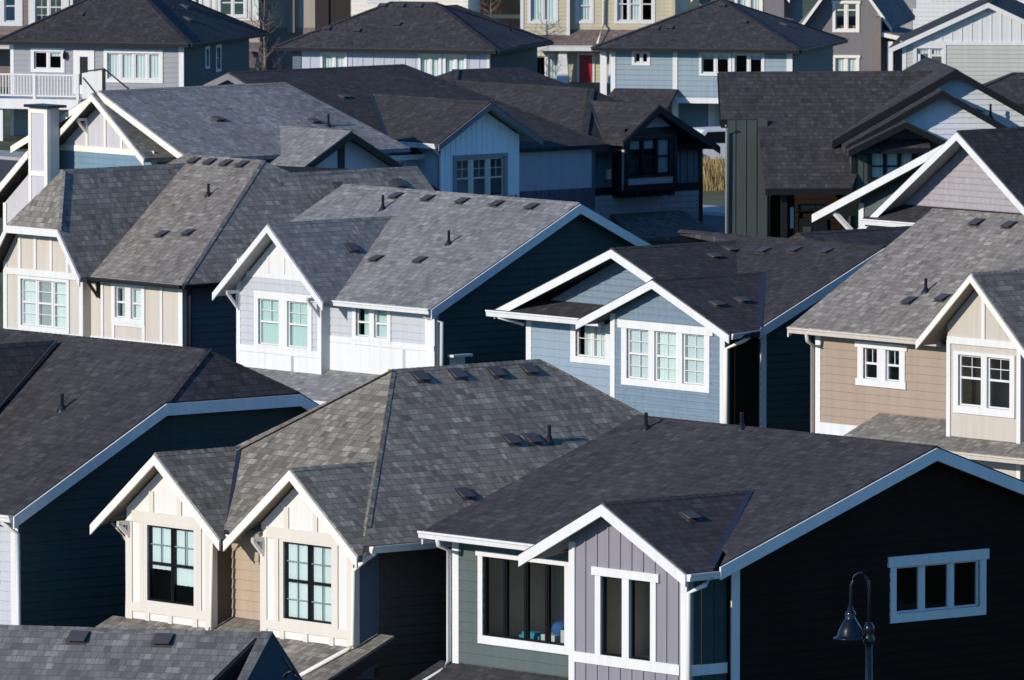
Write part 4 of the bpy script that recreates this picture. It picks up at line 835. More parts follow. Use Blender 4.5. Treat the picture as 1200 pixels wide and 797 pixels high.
h.cap((mu, -2.3, mz), (mu, 4.8, mz), (1, 0, -ms), (-1, 0, -ms)); h.cap((mr, 7.6, me), (mu, 4.8, mz), (1, .2, -.3), (0, 1, -.4))
h.spout([(0.3, -0.55, 1.2), (0.25, -0.3, 1.0), (0.04, -0.06, 0.9), (0.04, -0.06, -1)], 'white', 0.04)
h.wall(('F', -1.9), [(-13.8, -1), (-1.1, -1), (-1.1, 0.95), (mu, mz-.2), (-13.8, 0.95)], 'teal_lap', 'lap'); h.wall(('B', 7.2), [(-14, -1), (-1.1, -1), (-1.1, .9), (-14, .9)], 'slate_lap', 'lap'); h.wall(('L', -14), [(-1, -1), (7.2, -1), (7.2, .9), (-1, .9)], 'slate_lap', 'lap')
h.rake((mu, -2.3, mz), (mr, -2.3, me), (0, -1), 0.2); h.rake((mu, -2.3, mz), (2*mu-mr, -2.3, me), (0, -1), 0.2)
h.vents.append(((-5.3, 0.5, mz-ms*2.3), 'x', ms))
h.finish(rake='stucco')

# ---- navy house with the box bay
h = House('navy_bay_house', (2.27, 318, 4.12), 48, 3.0, 'navy board sided house with a dark framed box bay window and black hip roof', group=G3, soffit='soffit_dark', trim='darktrim')
h.roofmat = 'roof_dusk'
sl = 0.49; fe = 1.22; rz = 2.95
h.body(-12, -0.02, 0.05, 5.0, -1.5, 'steel_lap')
h.wall(('R', 0), [(0, -0.05), (5.1, -0.05), (5.1, 1.15), (0, 1.15)], 'steel_bb', 'bb', bs=0.3); h.wall(('R', 0), [(0, -3.2), (5.1, -3.2), (5.1, -0.2), (0, -0.2)], 'steel_lap', 'lap', 0.19, name='lower_wall')
h.trimf(('R', 0), [(0, 5.12, -0.22, 0.02), (4.98, 5.12, -3.2, 1.15), (0.0, 0.12, -3.2, 1.15)], 'darktrim', o=0.04)
fw_ = dict(a0=-2.95, a1=-1.98, z0=0.1, z1=1.15, cas='darktrim', cw=0.1, frame='blackframe', n=1, cover='d')
h.wall(('F', 0), [(-12, -2), (-0.001, -2), (-0.001, 1.15), (-12, 1.15)], 'grey_lap', 'lap', 0.19, wins=[fw_])
h.wall(('B', 5.1), [(-12, -2), (0, -2), (0, 1.1), (-12, 1.1)], 'steel_lap', 'lap'); h.wall(('L', -12.5), [(0, -2), (5.1, -2), (5.1, 1.1), (0, 1.1)], 'steel_lap', 'lap')
h.slab([(0.35, -0.4, fe), (-3.1, 3.15, rz), (-9.7, 3.15, rz), (-6.15, -0.4, fe)]); h.slab([(0.35, -0.4, fe), (0.35, 5.45, fe), (-3.1, 3.15, rz)]); h.slab([(0.35, 5.45, fe), (-10, 5.45, fe), (-10, 3.15, rz), (-3.1, 3.15, rz)])
h.cap((0.35, -0.4, fe), (-3.1, 3.15, rz), (1, 1, 0), (-1, -1, 0)); h.cap((-9.6, 3.15, rz), (-3.1, 3.15, rz), (0, 1, -sl), (0, -1, -sl))
h.gutter((-4.9, -0.4, fe), (0.33, -0.4, fe), (0, -1)); h.gutter((0.35, -0.4, fe), (0.35, 0.9, fe), (1, 0))
wz = 3.26; wu = -10.3; hw = (wz-fe)/sl
h.slab([(wu, 3.75, wz), (wu+hw, 3.75-hw, fe), (wu-hw, 3.75-hw, fe)]); h.slab([(wu, 3.75, wz), (wu+hw, 3.75-hw, fe), (wu+hw, 10.5, fe), (wu, 6.6, wz-.02)]); h.slab([(wu, 3.75, wz), (wu-hw, 3.75-hw, fe), (wu-hw, 10.5, fe), (wu, 6.6, wz-.02)]); h.slab([(wu, 6.6, wz-.02), (wu+hw, 10.5, fe), (wu-hw, 10.5, fe)])
h.valley((-9.55, 3.0, 2.9), (-6.3, -0.25, 1.3), (0.035, 0.035, 0))
h.cap((wu+hw, 3.75-hw, fe), (wu, 3.75, wz), (1, 1, 0), (-1, -1, 0))
# box bay facing the lane
bw_ = dict(a0=1.32, a1=3.28, z0=0.32, z1=1.62, cas='darktrim', cw=0.08, frame='blackframe', n=3, mw=0.06, split=0.5, cover='uub', fw=0.045, glass='glass')
h.wall(('R', 0.6), [(1.2, -0.08), (3.4, -0.08), (3.4, 1.75), (1.2, 1.75)], 'steel_lap', 'flat', wins=[bw_], name='bay_wall')
h.wall(('F', 1.2), [(0, -0.08), (0.47, -0.08), (0.47, 1.7), (0, 1.7)], 'darktrim', 'flat', name='bay_wall'); h.wall(('B', 3.4), [(0, -0.08), (0.47, -0.08), (0.47, 1.7), (0, 1.7)], 'darktrim', 'flat', name='bay_wall')
h.trimf(('R', 0.6), [(1.15, 3.45, -0.1, 0.1), (1.18, 1.3, 0.1, 1.65), (3.3, 3.42, 0.1, 1.65), (1.15, 3.45, 1.64, 1.9)], 'darktrim', o=0.06)
mb = MB(); mb.box(0.05, 0.66, 1.15, 3.45, -0.12, -0.08)
for k in range(5): y = 1.2+k*0.5; mb.box(0.05, 0.6, y, y+0.18, -0.3, -0.1)
h.part('bay_corbel', mb, 'darktrim')
gs = 0.7; ga = 2.62; gv = 2.38
h.slab([(-2.4, gv, ga), (0.95, gv, ga), (0.95, 0.8, ga-gs*1.58), (0.1, 0.8, ga-gs*1.58)]); h.slab([(-2.4, gv, ga), (0.95, gv, ga), (0.95, 5.0, ga-gs*2.0), (0.1, 5.0, ga-gs*2.0)])
h.rake((0.95, gv, ga), (0.95, 0.8, ga-gs*1.58), (1, 0), 0.22); h.rake((0.95, gv, ga), (0.95, 5.0, ga-gs*2.0), (1, 0), 0.22)
h.wall(('R', 0.62), [(1.58, 1.9), (3.18, 1.9), (gv, 2.44)], 'steel_lap', 'flat', name='bay_gable'); h.cap((-2.4, gv, ga), (0.95, gv, ga), (0, 1, -gs), (0, -1, -gs))
h.valley((0.2, 0.85, 1.5), (-2.3, gv-.05, ga-.03), (0.05, 0.03, 0))
h.bracket(('R', 0), 3.75, 1.1, 'sand_trim', 0.3, 0.3)
mb = MB(); mb.prism([(0.02, 1.1, -0.84), (0.02, 4.2, -0.84), (1.9, 4.2, -1.5), (1.9, 0.6, -1.5)], (0, 0, -.1)); h.part('skirt_roof', mb, 'roof_grey')
mb = MB(); mb.box(0.02, 0.14, 0.9, 1.05, 0.28, 0.6); h.part('wall_lamp_or_plate', mb, 'sand_trim')
h.pipes.append(((-5.2, 1.6, fe+sl*2.0), 0.2))
h.finish()
r3 = h.roofmat

# ---- dark modern house
h = House('dark_modern_house', (8.03, 310, 3.24), -5, 1.9, 'charcoal and green modern house with a tall sweeping front roof and stepped white gables', group=G3, soffit='soffit_dark', trim='blacktrim')
h.roofmat = 'roof_black'
h.body(0.9, 8.3, 3.2, 11.8, 0.0, 'green_lap')
h.wall(('F', 1.6), [(-1.2, -2.5), (0.05, -2.5), (0.05, 3.45), (-1.2, 3.45)], 'green_bb', 'bb', bs=0.33); mb = MB(); mb.prism([(-1.2, 1.73, -2.5), (-1.2, 1.73, 3.3), (-1.1, 3.4, 4.6), (-.9, 4.6, 4.0), (-.9, 4.6, -2.5)], (.1, 0, 0)); h.part('wall', mb, 'black_lap')
h.wall(('R', 0.05), [(1.73, -2.5), (4, -2.5), (4, 3.4), (1.73, 3.4)], 'black_lap', 'flat')
sl = 0.85; ez = 1.48; ev = -0.5; RF = lambda v: ez+sl*(v-ev); rv = ev+(4.86-ez)/sl
h.slab([(-0.28, ev, ez), (2.42, ev, ez), (2.9, 0.6, RF(0.6)), (5.4, rv, 4.86), (-1.30, rv, 4.86), (-1.40, ev+2.0/sl, 3.48), (-0.28, ev+2.0/sl, 3.48)], 0.2)
h.slab([(-1.30, rv, 4.86), (5.3, rv, 4.86), (5.3, 12.2, 0.9), (0.9, 12.2, 0.9)], 0.2)
h.rake((-1.40, ev+2.0/sl, 3.48), (-1.30, rv, 4.86), (-1, 0), 0.2)
mb = MB(); mb.prism([(-0.28, ev-.02, ez-.02), (2.42, ev-.02, ez-.02), (2.42, ev-.02, ez-.22), (-0.28, ev-.02, ez-.22)], (0, -.04, 0)); h.part('fascia', mb, 'blacktrim'); mb = MB(); mb.prism([(-1.40, ev+2.0/sl-.02, 3.46), (-.3, ev+2.0/sl-.02, 3.46), (-.3, ev+2.0/sl-.02, 3.2), (-1.40, ev+2.0/sl-.02, 3.2)], (0, -.04, 0)); h.part('fascia', mb, 'blacktrim')
h.spout([(-1.3, 1.3, 3.3), (-1.26, 1.5, 3.1), (-1.26, 1.52, -2.3)], 'midgrey_lap', 0.035); h.spout([(0.1, 1.2, 1.2), (0.1, 1.5, 1.0), (0.1, 1.5, -2)], 'darkmetal', 0.04)
# porch
for x in (0.35, 2.25): h.boxpart('porch_post', [(x-.09, x+.09, -0.2, 0.0, -2.3, 1.3)], 'blacktrim')
h.wall(('F', 2.2), [(0.1, -2.5), (2.4, -2.5), (2.4, 2.5), (0.1, 2.5)], 'black_lap', 'lap', wins=[dict(a0=1.0, a1=1.95, z0=0.55, z1=0.85, cw=.06, cas='blacktrim', frame='blacktrim', cover='b', glass='grey_glass')])
mb = MB(); mb.box(1.05, 1.95, 2.1, 2.16, -2.0, 0.35); d = h.part('door', mb, 'blacktrim'); mb = MB(); mb.box(1.2, 1.45, 2.07, 2.1, -1.6, 0.1); h.part('door_glass', mb, 'navy_lap', d)
mb = MB(); mb.box(0.56, 0.66, -0.01, 0.02, 0.2, 0.85); h.part('wall_lamp_or_plate', mb, 'lilac_bb')  # plain pale strip for the house number, not a lamp
# stepped gables
cw_ = dict(a0=2.95, a1=4.5, z0=1.6, z1=2.68, cas='blacktrim', cw=0.12, frame='blackframe', n=3, mw=0.05, split=0.45, cover='bbb', fw=0.03)
h.wall(('F', 0), [(2.45, -2.5), (5.6, -2.5), (5.6, 2.65), (4.05, 3.38), (2.45, 2.6)], 'green_bb', 'bb', bs=0.35, wins=[cw_]); h.trimf(('F', 0), [(2.45, 2.6, -2.5, 2.6)], 'blacktrim', o=0.04)
h.wall(('L', 2.45), [(0.13, -2.5), (4, -2.5), (4, 2.6), (0.13, 2.6)], 'green_bb', 'bb', bs=0.35); 
h.slab([(2.75, -0.45, 2.66), (4.85, -0.45, 2.66), (4.85, -0.003, 2.95), (2.75, -0.003, 2.95)], 0.08)
mb = MB(); mb.box(2.72, 4.88, -0.50, -0.45, 2.52, 2.68); h.part('window_hood', mb, 'blacktrim')
def half_gable(ua, za, v0, v1, dl, dr, s, hgt):
    for du in (-dl, dr):
        h.slab([(ua, v0, za), (ua+du, v0, za-s*abs(du)), (ua+du, v1, za-s*abs(du)), (ua, v1, za)], 0.18); h.rake((ua, v0, za), (ua+du, v0, za-s*abs(du)), (0, -1), hgt, top=0.02)
    h.cap((ua, v0, za), (ua, v1, za), (1, 0, -s), (-1, 0, -s))
half_gable(4.05, 3.53, -0.75, 1.2, 1.78, 2.2, 0.49, 0.2)
half_gable(5.25, 4.46, -0.2, 1.6, 3.0, 3.2, 0.57, 0.21)
half_gable(5.80, 5.05, 0.8, 8.0, 3.85, 3.6, 0.57, 0.23)
h.wall(('F', 0.3), [(2.6, 0), (8.3, 0), (8.3, 2.7), (5.25, 4.3), (2.6, 2.8)], 'whitelap', 'lap', 0.17); h.wall(('F', 1.3), [(3.5, 1), (9.2, 1), (9.2, 3.0), (5.8, 4.85), (3.5, 3.6)], 'whitelap', 'lap', 0.17)
h.wall(('R', 8.4), [(0.5, -2.5), (12, -2.5), (12, 2.4), (0.5, 2.4)], 'black_lap', 'lap'); h.wall(('B', 12), [(1.0, -2.5), (8.4, -2.5), (8.4, .8), (1.0, .8)], 'black_lap', 'lap')
h.vents += [((6.5, 0.6, 4.46-.57*1.25), 'x', .57)]; h.pipes.append(((6.9, 0.9, 4.46-.57*1.65), 0.5))
h.finish()

# ---- mauve shingled gable
h = House('mauve_gable_house', (10.86, 275, 5.99), 50, 4.6, 'mauve shingled house with a steep white trimmed gable and long white rakes', group=G3, soffit='soffit')
h.roofmat = 'roof_dusk'
h.body(-2.4, 6.5, 1.4, 10, 0.2, 'green_lap')
h.wall(('F', 0), [(-0.2, 0.55), (4.7, 0.55), (4.9, 0.6), (2.5, 2.42), (2.1, 2.42)], 'mauve_shake', 'shake', 0.17) if False else h.wall(('F', 0.15), [(-0.35, 0.5), (5.35, 0.5), (2.5, 2.5)], 'mauve_shake', 'shake', 0.17)
h.gable(2.5, 4.1, -0.5, 3.0, 2.68, 0.71, v1e=1.5, h=0.22)
h.slab([(-1.2, -0.62, 0.12), (6.4, -0.62, 0.12), (6.4, 0.3, 0.56), (-0.4, 0.3, 0.56)], 0.1); h.gutter((-1.2, -0.62, 0.12), (6.4, -0.62, 0.12), (0, -1), h=0.15)
h.wall(('F', 0.2), [(-0.3, -3), (6.2, -3), (6.2, 0.2), (-0.3, 0.2)], 'mauve_shake', 'lap'); h.gutter((0.2, -0.5, -0.25), (4, -0.5, -0.25), (0, -1))
h.gable(1.47, 6.2, 0.7, 8.0, 2.55, 0.41, h=0.22)
h.wall(('F', 1.2), [(-3.3, -3), (6.6, -3), (6.6, 0.3), (1.47, 2.4), (-3.3, 0.45)], 'green_lap', 'lap', 0.2)
h.trimf(('F', 1.18), [(-3.32, -3.12, -3, 0.35)], 'white', o=0.04); h.wall(('L', -3.3), [(1.33, -3), (10, -3), (10, .4), (1.33, .4)], 'green_lap', 'lap'); h.wall(('R', 6.6), [(1.33, -3), (10, -3), (10, .3), (1.33, .3)], 'green_lap', 'lap')
h.trimf(('F', 1.0), [[(3.2, 1.7), (6.6, 0.35), (6.6, -0.3), (5.2, -0.3)]], 'mauve_shake', 'gable_panel', o=0.03)
mb = MB(); mb.prism([(-4.1, 0.75, 0.1), (-3.95, 0.75, 0.1), (-3.2, 1.15, -0.75), (-3.35, 1.15, -0.75)], (0, 0.1, 0.05)); h.part('bracket', mb, 'white')
h.spout([(0.0, -0.7, 0.05), (0.1, -0.5, -0.15), (0.3, 0.1, -0.3), (0.3, 0.1, -2)], 'white', 0.05)
h.vents += [((3.3, 4.0, 2.55-.41*1.83), 'x', .41), ((3.3, 5.5, 2.55-.41*1.83), 'x', .41)]
h.finish()

# ================================================================== row four: hip roofs
def hip(h, u0, u1, v0, v1, ze, sl, rear=None):
    """hip roof over a rectangle (eave line)"""
    w = min(u1-u0, v1-v0)/2; rz = ze+sl*w
    a = (u0, v0, ze); b = (u1, v0, ze); c = (u1, v1, ze); d = (u0, v1, ze)
    if u1-u0 >= v1-v0: p = (u0+w, v0+w, rz); q = (u1-w, v0+w, rz); h.slab([a, b, q, p]); h.slab([b, c, q]); h.slab([c, d, p, q]); h.slab([d, a, p]); h.cap(p, q, (0, 1, -sl), (0, -1, -sl)); P4 = (p, q, q, p)
    else: p = (u0+w, v0+w, rz); q = (u0+w, v1-w, rz); h.slab([a, b, p]); h.slab([b, c, q, p]); h.slab([c, d, q]); h.slab([d, a, p, q]); h.cap(p, q, (1, 0, -sl), (-1, 0, -sl)); P4 = (p, p, q, q)
    for e, r in zip((a, b, c, d), P4):
        dd = (Vector(r)-Vector(e)); n = Vector((-dd.y, dd.x, 0)); h.cap(e, r, n, -n)
    h.gutter(a, b, (0, -1)); h.gutter(b, c, (1, 0)); h.gutter(d, a, (-1, 0)); h.gutter(c, d, (0, 1))
    return rz
def shell(h, u0, u1, v0, v1, zb, zt, mf, mr, wf=(), wr=(), style='lap', e=0.19, **k):
    h.wall(('F', v0), [(u0, zb), (u1, zb), (u1, zt), (u0, zt)], mf, style, e, wins=list(wf), **k)
    h.wall(('R', u1), [(v0+.13, zb), (v1, zb), (v1, zt), (v0+.13, zt)], mr, 'lap', e, wins=list(wr)); h.wall(('L', u0), [(v0+.13, zb), (v1, zb), (v1, zt), (v0+.13, zt)], mr, 'lap', e); h.wall(('B', v1), [(u0+.13, zb), (u1-.13, zb), (u1-.13, zt), (u0+.13, zt)], mr, 'lap', e)

h = House('grey_deck_house', (-12.41, 380, 3.91), 18, 2.4, 'mid grey hip roofed house with a white railed deck at the left edge', group=G4, soffit='soffit_dark', trim='darktrim')
h.roofmat = 'roof_dusk'
w1 = dict(a0=-6.15, a1=-4.78, z0=0.5, z1=1.42, cw=0.13, frame='white', n=2, cover='du', fw=0.05); w2 = dict(a0=-3.2, a1=-0.82, z0=0.16, z1=1.42, cw=0.14, frame='white', n=4, mw=0.06, cover='bbbb', fw=0.05, glass='teal_glass')
sw_ = [dict(a0=2.35, a1=2.85, z0=0.6, z1=1.45, cw=0.09, frame='white', split=0.5, cover='d', fw=.03), dict(a0=3.55, a1=4.15, z0=0.42, z1=1.45, cw=0.1, frame='white', split=0.5, cover='d', fw=.03)]
shell(h, -6.95, 0, 0, 7.4, -2.4, 1.72, 'midgrey_lap', 'navy_dark', [w1, w2], sw_)
h.trimf(('F', 0), [(-6.98, -6.84, -2.4, 1.7), (-0.18, 0.02, -2.4, 1.7)], 'white', o=0.03)
mb = MB(); h.wbox(mb, ('F', 0), -4.42, -3.58, -0.3, 1.38, 0.02, 0.05); d = h.part('door', mb, 'white')
mb = MB(); h.wbox(mb, ('F', 0), -4.16, -3.84, 0.05, 1.12, 0.045, 0.06); h.part('door_glass', mb, 'blackframe', d)
mb = MB(); mb.lathe([(0.0, 0.1), (0.05, 0.06), (0.05, 0), (0.08, -0.02), (0.07, -0.2), (0.03, -0.24), (0, -0.24)], (-4.75, -0.12, 1.25), 8); h.part('wall_lamp_or_plate', mb, 'blackframe')
hip(h, -7.35, 0.4, -0.45, 8.4, 1.72, 0.56)
# deck with rails, privacy screens and posts
mb = MB(); mb.box(-9.2, -3.1, -3.0, -0.02, -0.45, -0.35); dk = h.part('deck', mb, 'white')
mb = MB(); mb.box(-9.2, -3.1, -3.05, -3.0, -0.72, -0.34); mb.box(-3.1, -3.05, -3.0, -0.02, -0.72, -0.34); h.part('deck_fascia', mb, 'white', dk)
for x in (-8.0, -6.4, -4.9, -3.16):
    mb = MB(); mb.box(x-.05, x+.05, -2.98, -2.88, -0.35, 0.62); h.part('deck_post', mb, 'white', dk)
mb = MB(); mb.box(-6.4, -3.16, -2.97, -2.89, 0.54, 0.6); mb.box(-6.4, -3.16, -2.95, -2.91, -0.25, -0.2); h.part('deck_rail', mb, 'white', dk)
for k in range(26):
    x = -6.3+k*0.122; mb = MB(); mb.box(x-.018, x+.018, -2.945, -2.915, -0.22, 0.55); h.part('baluster', mb, 'white', dk)
for (x0, x1) in ((-8.0, -7.25), (-7.2, -6.45)):
    mb = MB(); mb.box(x0, x1, -2.95, -2.92, -0.3, 0.62); h.part('privacy_screen', mb, 'white', dk)
mb = MB(); mb.prism([(-3.0, -2.93, -0.3), (-2.15, -2.93, -0.3), (-2.15, -2.93, 0.78), (-3.0, -2.93, 0.66)], (0, .03, 0)); h.part('privacy_screen', mb, 'white', dk)
mb = MB(); mb.tube([(-3.05, -2.96, 0.70), (-2.1, -2.96, 0.84), (-0.95, -2.9, -0.05)], 0.03); h.part('stair_rail', mb, 'blackframe', dk)
mb = MB(); mb.box(-2.17, -2.06, -3.0, -2.9, -0.5, 0.84); h.part('stair_post', mb, 'blackframe', dk)
mb = MB(); mb.tube([(-2.95, -2.98, 0.5), (-2.3, -2.98, -0.25)], 0.02); h.part('grab_rail', mb, 'blackframe', dk)
for x in (-7.3, -6.3, -3.4): h.boxpart('deck_column', [(x-.1, x+.1, -2.9, -2.7, -2.4, -0.45)], 'white', dk)
lw_ = dict(a0=-5.3, a1=-4.2, z0=-1.9, z1=-0.8, cw=0.12, frame='white', cover='b')
mb = MB(); h.wbox(mb, ('F', 0), -5.4, -4.3, -2.0, -0.75, 0.02, 0.06); lw = h.part('window', mb, 'white'); mb = MB(); h.wbox(mb, ('F', 0), -5.25, -4.45, -1.85, -0.9, 0.055, 0.07); h.part('pane', mb, 'grey_lap', lw)
for p in ((-4.6, 1.2), (-2.8, 3.2)): h.vents.append(((p[0], p[1], 1.72+.56*(p[1]+.45)), 'y', .56))
for p in ((-0.9, 3.0), (-1.6, 4.6)): h.vents.append(((p[0], p[1], 1.72+.56*(0.4-p[0])), 'x', .56))
h.pipes.append(((-1.6, 3.4, 1.72+.56*2.0), 0.4))
h.finish(gut='darktrim')

h = House('lilac_hip_house', (-0.82, 370, 4.94), 17, 2.9, 'lilac board and batten house under a wide charcoal hip roof with pale curtained windows', group=G4, soffit='soffit_dark', trim='darktrim')
h.roofmat = 'roof_black'
w1 = dict(a0=-6.55, a1=-5.5, z0=-0.1, z1=0.76, cw=0.09, cas='white', frame='white', n=2, cover='bb', fw=.045); w2 = dict(a0=-2.75, a1=-1.85, z0=-0.5, z1=0.76, cw=0.09, frame='white', n=2, cover='bb', fw=.045); w3 = dict(a0=-1.78, a1=-0.88, z0=-0.5, z1=0.76, cw=0.09, frame='white', n=2, cover='bb', fw=.045)
shell(h, -7.6, 0, 0, 6.0, -2.9, 0.92, 'lilac_bb', 'navy_dark', [w1, w2, w3], style='bb', bs=0.41)
h.trimf(('F', 0), [(-0.1, 0.0, -2.9, 0.9)], 'sand_trim', o=0.03); h.trimf(('F', 0), [(-7.62, -7.3, -2.9, 0.9)], 'slate_lap', o=0.04)
rz = hip(h, -8.2, 0.4, -0.45, 6.5, 0.95, 0.445)
h.slab([(-3.2, 2.6, 2.35), (-2.7, 4.6, 2.35), (0.42, 6.5, 0.97), (0.42, 2.0, 0.97)])
for p in ((-5.4, 0.8), (-4.0, 1.3), (-6.6, 0.9)): h.vents.append(((p[0], p[1], .95+.445*(p[1]+.45)), 'y', .445))
for k in range(3): h.vents.append(((-5+k*.7, 2.7, .95+.445*3.15), 'y', .445))
h.pipes.append(((-0.6, 4.5, 1.4), 0.35)); h.finish(gut='darktrim')

h = House('slate_blue_house', (10.3, 370, 4.87), 14, 2.9, 'slate blue lap sided house with white corners under a charcoal hip roof, porch below', group=G4, soffit='soffit_dark', trim='darktrim')
h.roofmat = 'roof_black'
w0 = dict(a0=-6.05, a1=-5.35, z0=0.35, z1=0.92, cw=0.1, frame='white', n=2, cover='dd', fw=.04); wa = dict(a0=-3.5, a1=-2.28, z0=0.0, z1=0.9, cw=0.09, frame='white', n=2, cover='uu', fw=.05); wb = dict(a0=-2.25, a1=-1.03, z0=0.0, z1=0.9, cw=0.09, frame='white', n=2, cover='du', fw=.05)
shell(h, -6.81, 0, 0, 7.1, -0.85, 1.02, 'bluegrey_lap', 'navy_dark', [w0, wa, wb])
h.trimf(('F', 0), [(-6.85, -6.67, -2.9, 1.0), (-7.25, -7.0, -2.9, 1.0), (-4.5, -4.32, -1.3, 1.0), (-0.2, 0.02, -0.85, 1.0), (-4.4, 0.02, -1.02, -0.82)], 'white', o=0.04)
h.wall(('F', 2.0), [(-6.8, -3.2), (0, -3.2), (0, -0.85), (-6.8, -0.85)], 'teal_lap', 'lap', name='porch_wall'); h.wall(('R', 0), [(2, -3.2), (7, -3.2), (7, -.85), (2, -.85)], 'slate_lap', 'lap', name='porch_wall')
mb = MB(); h.wbox(mb, ('F', 2.0), -3.6, -2.2, -2.6, -1.1, 0.02, 0.06); sd = h.part('sliding_door', mb, 'white'); mb = MB(); h.wbox(mb, ('F', 2.0), -3.35, -2.95, -2.5, -1.2, 0.055, 0.07); h.wbox(mb, ('F', 2.0), -2.85, -2.3, -2.5, -1.2, 0.055, 0.07); h.part('door_glass', mb, 'grey_lap', sd)
h.boxpart('porch_post', [(-4.5, -4.3, -0.1, 0.1, -3.2, -1.0)], 'white')
h.slab([(-6.7, -0.02, -0.5), (-4.3, -0.02, -0.5), (-4.3, -1.6, -1.05), (-6.9, -1.6, -1.05)], 0.1); h.gutter((-5.6, -1.6, -1.05), (-4.3, -1.6, -1.05), (0, -1))
rz = hip(h, -7.4, 0.4, -0.45, 7.5, 1.04, 0.42)
for p in ((-5.4, 1.0), (-4.9, 1.1), (-2.2, 1.6), (-3.3, 2.9)): h.vents.append(((p[0], p[1], 1.04+.42*(p[1]+.45)), 'y', .42))
for p in ((-1.2, 4.0), (-1.4, 6.0)): h.vents.append(((p[0], p[1], 1.04+.42*(.4-p[0])), 'x', .42))
h.finish(gut='darktrim')

# ================================================================== top edge
h = House('white_board_gable_house', (15.54, 400, 3.32), 5, 2.6, 'pale house with a broad white gable of upright boards over sage lap siding', group=G5)
h.roofmat = 'roof_dusk'
gw = dict(a0=0.42, a1=1.72, z0=0.1, z1=1.2, cw=0.13, frame='white', n=2, cover='uu', fw=.05)
h.body(0.05, 7, 0.3, 9, -0.9, 'sage')
h.wall(('F', 0), [(0.0, -1.6), (7, -1.6), (7, 1.2), (0, 1.2)], 'sage', 'lap', 0.17, wins=[gw]); h.wall(('F', 0), [(0, 1.24), (6.9, 1.24), (3.4, 2.78)], 'palebb', 'bb', bs=0.39)
h.trimf(('F', 0), [(-0.02, 0.14, -1.6, 1.2), (-0.1, 7, 1.2, 1.36)], 'white', o=0.04); h.wall(('L', 0), [(.13, -1.6), (9, -1.6), (9, 1.2), (.13, 1.2)], 'sage', 'lap'); h.wall(('R', 7), [(.13, -1.6), (9, -1.6), (9, 1.2), (.13, 1.2)], 'sage', 'lap')
h.gable(3.4, 3.95, -0.28, 9, 2.94, 0.465, h=0.2); h.finish()

h = House('low_dark_roof', (16.9, 352, 4.97), 8, 3.1, 'low charcoal hip roof of a small house just left of the right edge', group=G5, trim='darktrim')
h.roofmat = 'roof_black'; shell(h, -1.2, 3.2, 0, 3.6, -3.1, -0.02, 'slate_lap', 'slate_lap', [dict(a0=1.2, a1=2.0, z0=-.8, z1=-.25, cw=.1, frame='white', cover='d')]); hip(h, -1.7, 3.7, -0.45, 4.0, 0.0, 0.42); h.vents.append(((0.9, 1.3, .42*1.75), 'y', .42)); h.finish()

h = House('straw_porch_house', (0.36, 430, 1.7), 5, 0.6, 'straw yellow house with a brown porch roof, white tapered columns and a red door', group=G5)
h.roofmat = 'roof_brown'
wd = dict(z0=2.2, z1=3.6, cw=0.12, frame='white', n=2, cover='bb', fw=.05)
h.wall(('F', 0), [(0.05, 1.3), (2.1, 1.3), (2.1, 4.6), (0.05, 4.6)], 'yellow_lap', 'lap', 0.17, wins=[dict(wd, a0=0.32, a1=1.62)]); h.wall(('F', 0.35), [(2.1, 1.3), (6.6, 1.3), (6.6, 4.6), (2.1, 4.6)], 'yellow_lap', 'lap', 0.17, wins=[dict(wd, a0=2.32, a1=3.12, n=1, split=.55, cover='b'), dict(wd, a0=4.0, a1=5.75, n=3, split=.62, cover='lbd')])
h.wall(('R', 2.1), [(0.13, 1.3), (.45, 1.3), (.45, 4.6), (.13, 4.6)], 'soffit_dark', 'flat'); h.trimf(('F', 0), [(0.0, 0.14, 1.3, 4.6), (1.98, 2.12, 1.3, 4.6)], 'white', o=0.04)
h.wall(('F', 0.38), [(0.05, -0.8), (6.6, -0.8), (6.6, 1.6), (0.05, 1.6)], 'yellow_lap', 'lap', 0.17, wins=[dict(a0=0.45, a1=1.7, z0=-.5, z1=0.9, cw=.1, frame='white', n=2, cover='db', fw=.05)], name='porch_wall')
h.slab([(0.1, 0.34, 1.95), (6.6, 0.34, 1.95), (6.6, -0.7, 1.30), (0.1, -0.7, 1.30)], 0.1); h.gutter((0.1, -0.7, 1.32), (6.6, -0.7, 1.32), (0, -1), h=0.22)
mb = MB(); h.wbox(mb, ('F', 0.38), 2.4, 3.15, -0.6, 0.95, 0.02, 0.06); d = h.part('door_frame', mb, 'white'); mb = MB(); h.wbox(mb, ('F', 0.38), 2.5, 3.05, -0.6, 0.85, 0.055, 0.075); h.part('door', mb, 'red', d)
for x in (1.85, 4.05):
    mb = MB(); mb.hexa([(x-.3, -.6, -0.7), (x+.3, -.6, -0.7), (x+.3, -.1, -0.7), (x-.3, -.1, -0.7)], [(x-.16, -.5, 1.15), (x+.16, -.5, 1.15), (x+.16, -.2, 1.15), (x-.16, -.2, 1.15)]); mb.box(x-.36, x+.36, -.66, -.06, -0.8, -0.3); h.part('porch_column', mb, 'white')
mb = MB(); mb.box(-.1, 6.8, -.7, .38, -0.82, -0.7); h.part('porch_floor', mb, 'concrete')
h.spout([(3.55, 0.2, 4.6), (3.55, 0.24, 2.2), (3.35, -.8, 1.4)], 'white', 0.05)
h.wall(('L', 0.05), [(.13, -.8), (8, -.8), (8, 4.6), (.13, 4.6)], 'yellow_lap', 'lap'); h.wall(('R', 6.6), [(.13, -.8), (8, -.8), (8, 4.6), (.13, 4.6)], 'yellow_lap', 'lap'); h.wall(('B', 8), [(0.2, -.8), (6.5, -.8), (6.5, 4.6), (.2, 4.6)], 'yellow_lap', 'lap')
hip(h, -0.3, 7.0, -0.4, 8.4, 4.6, 0.4); h.finish()

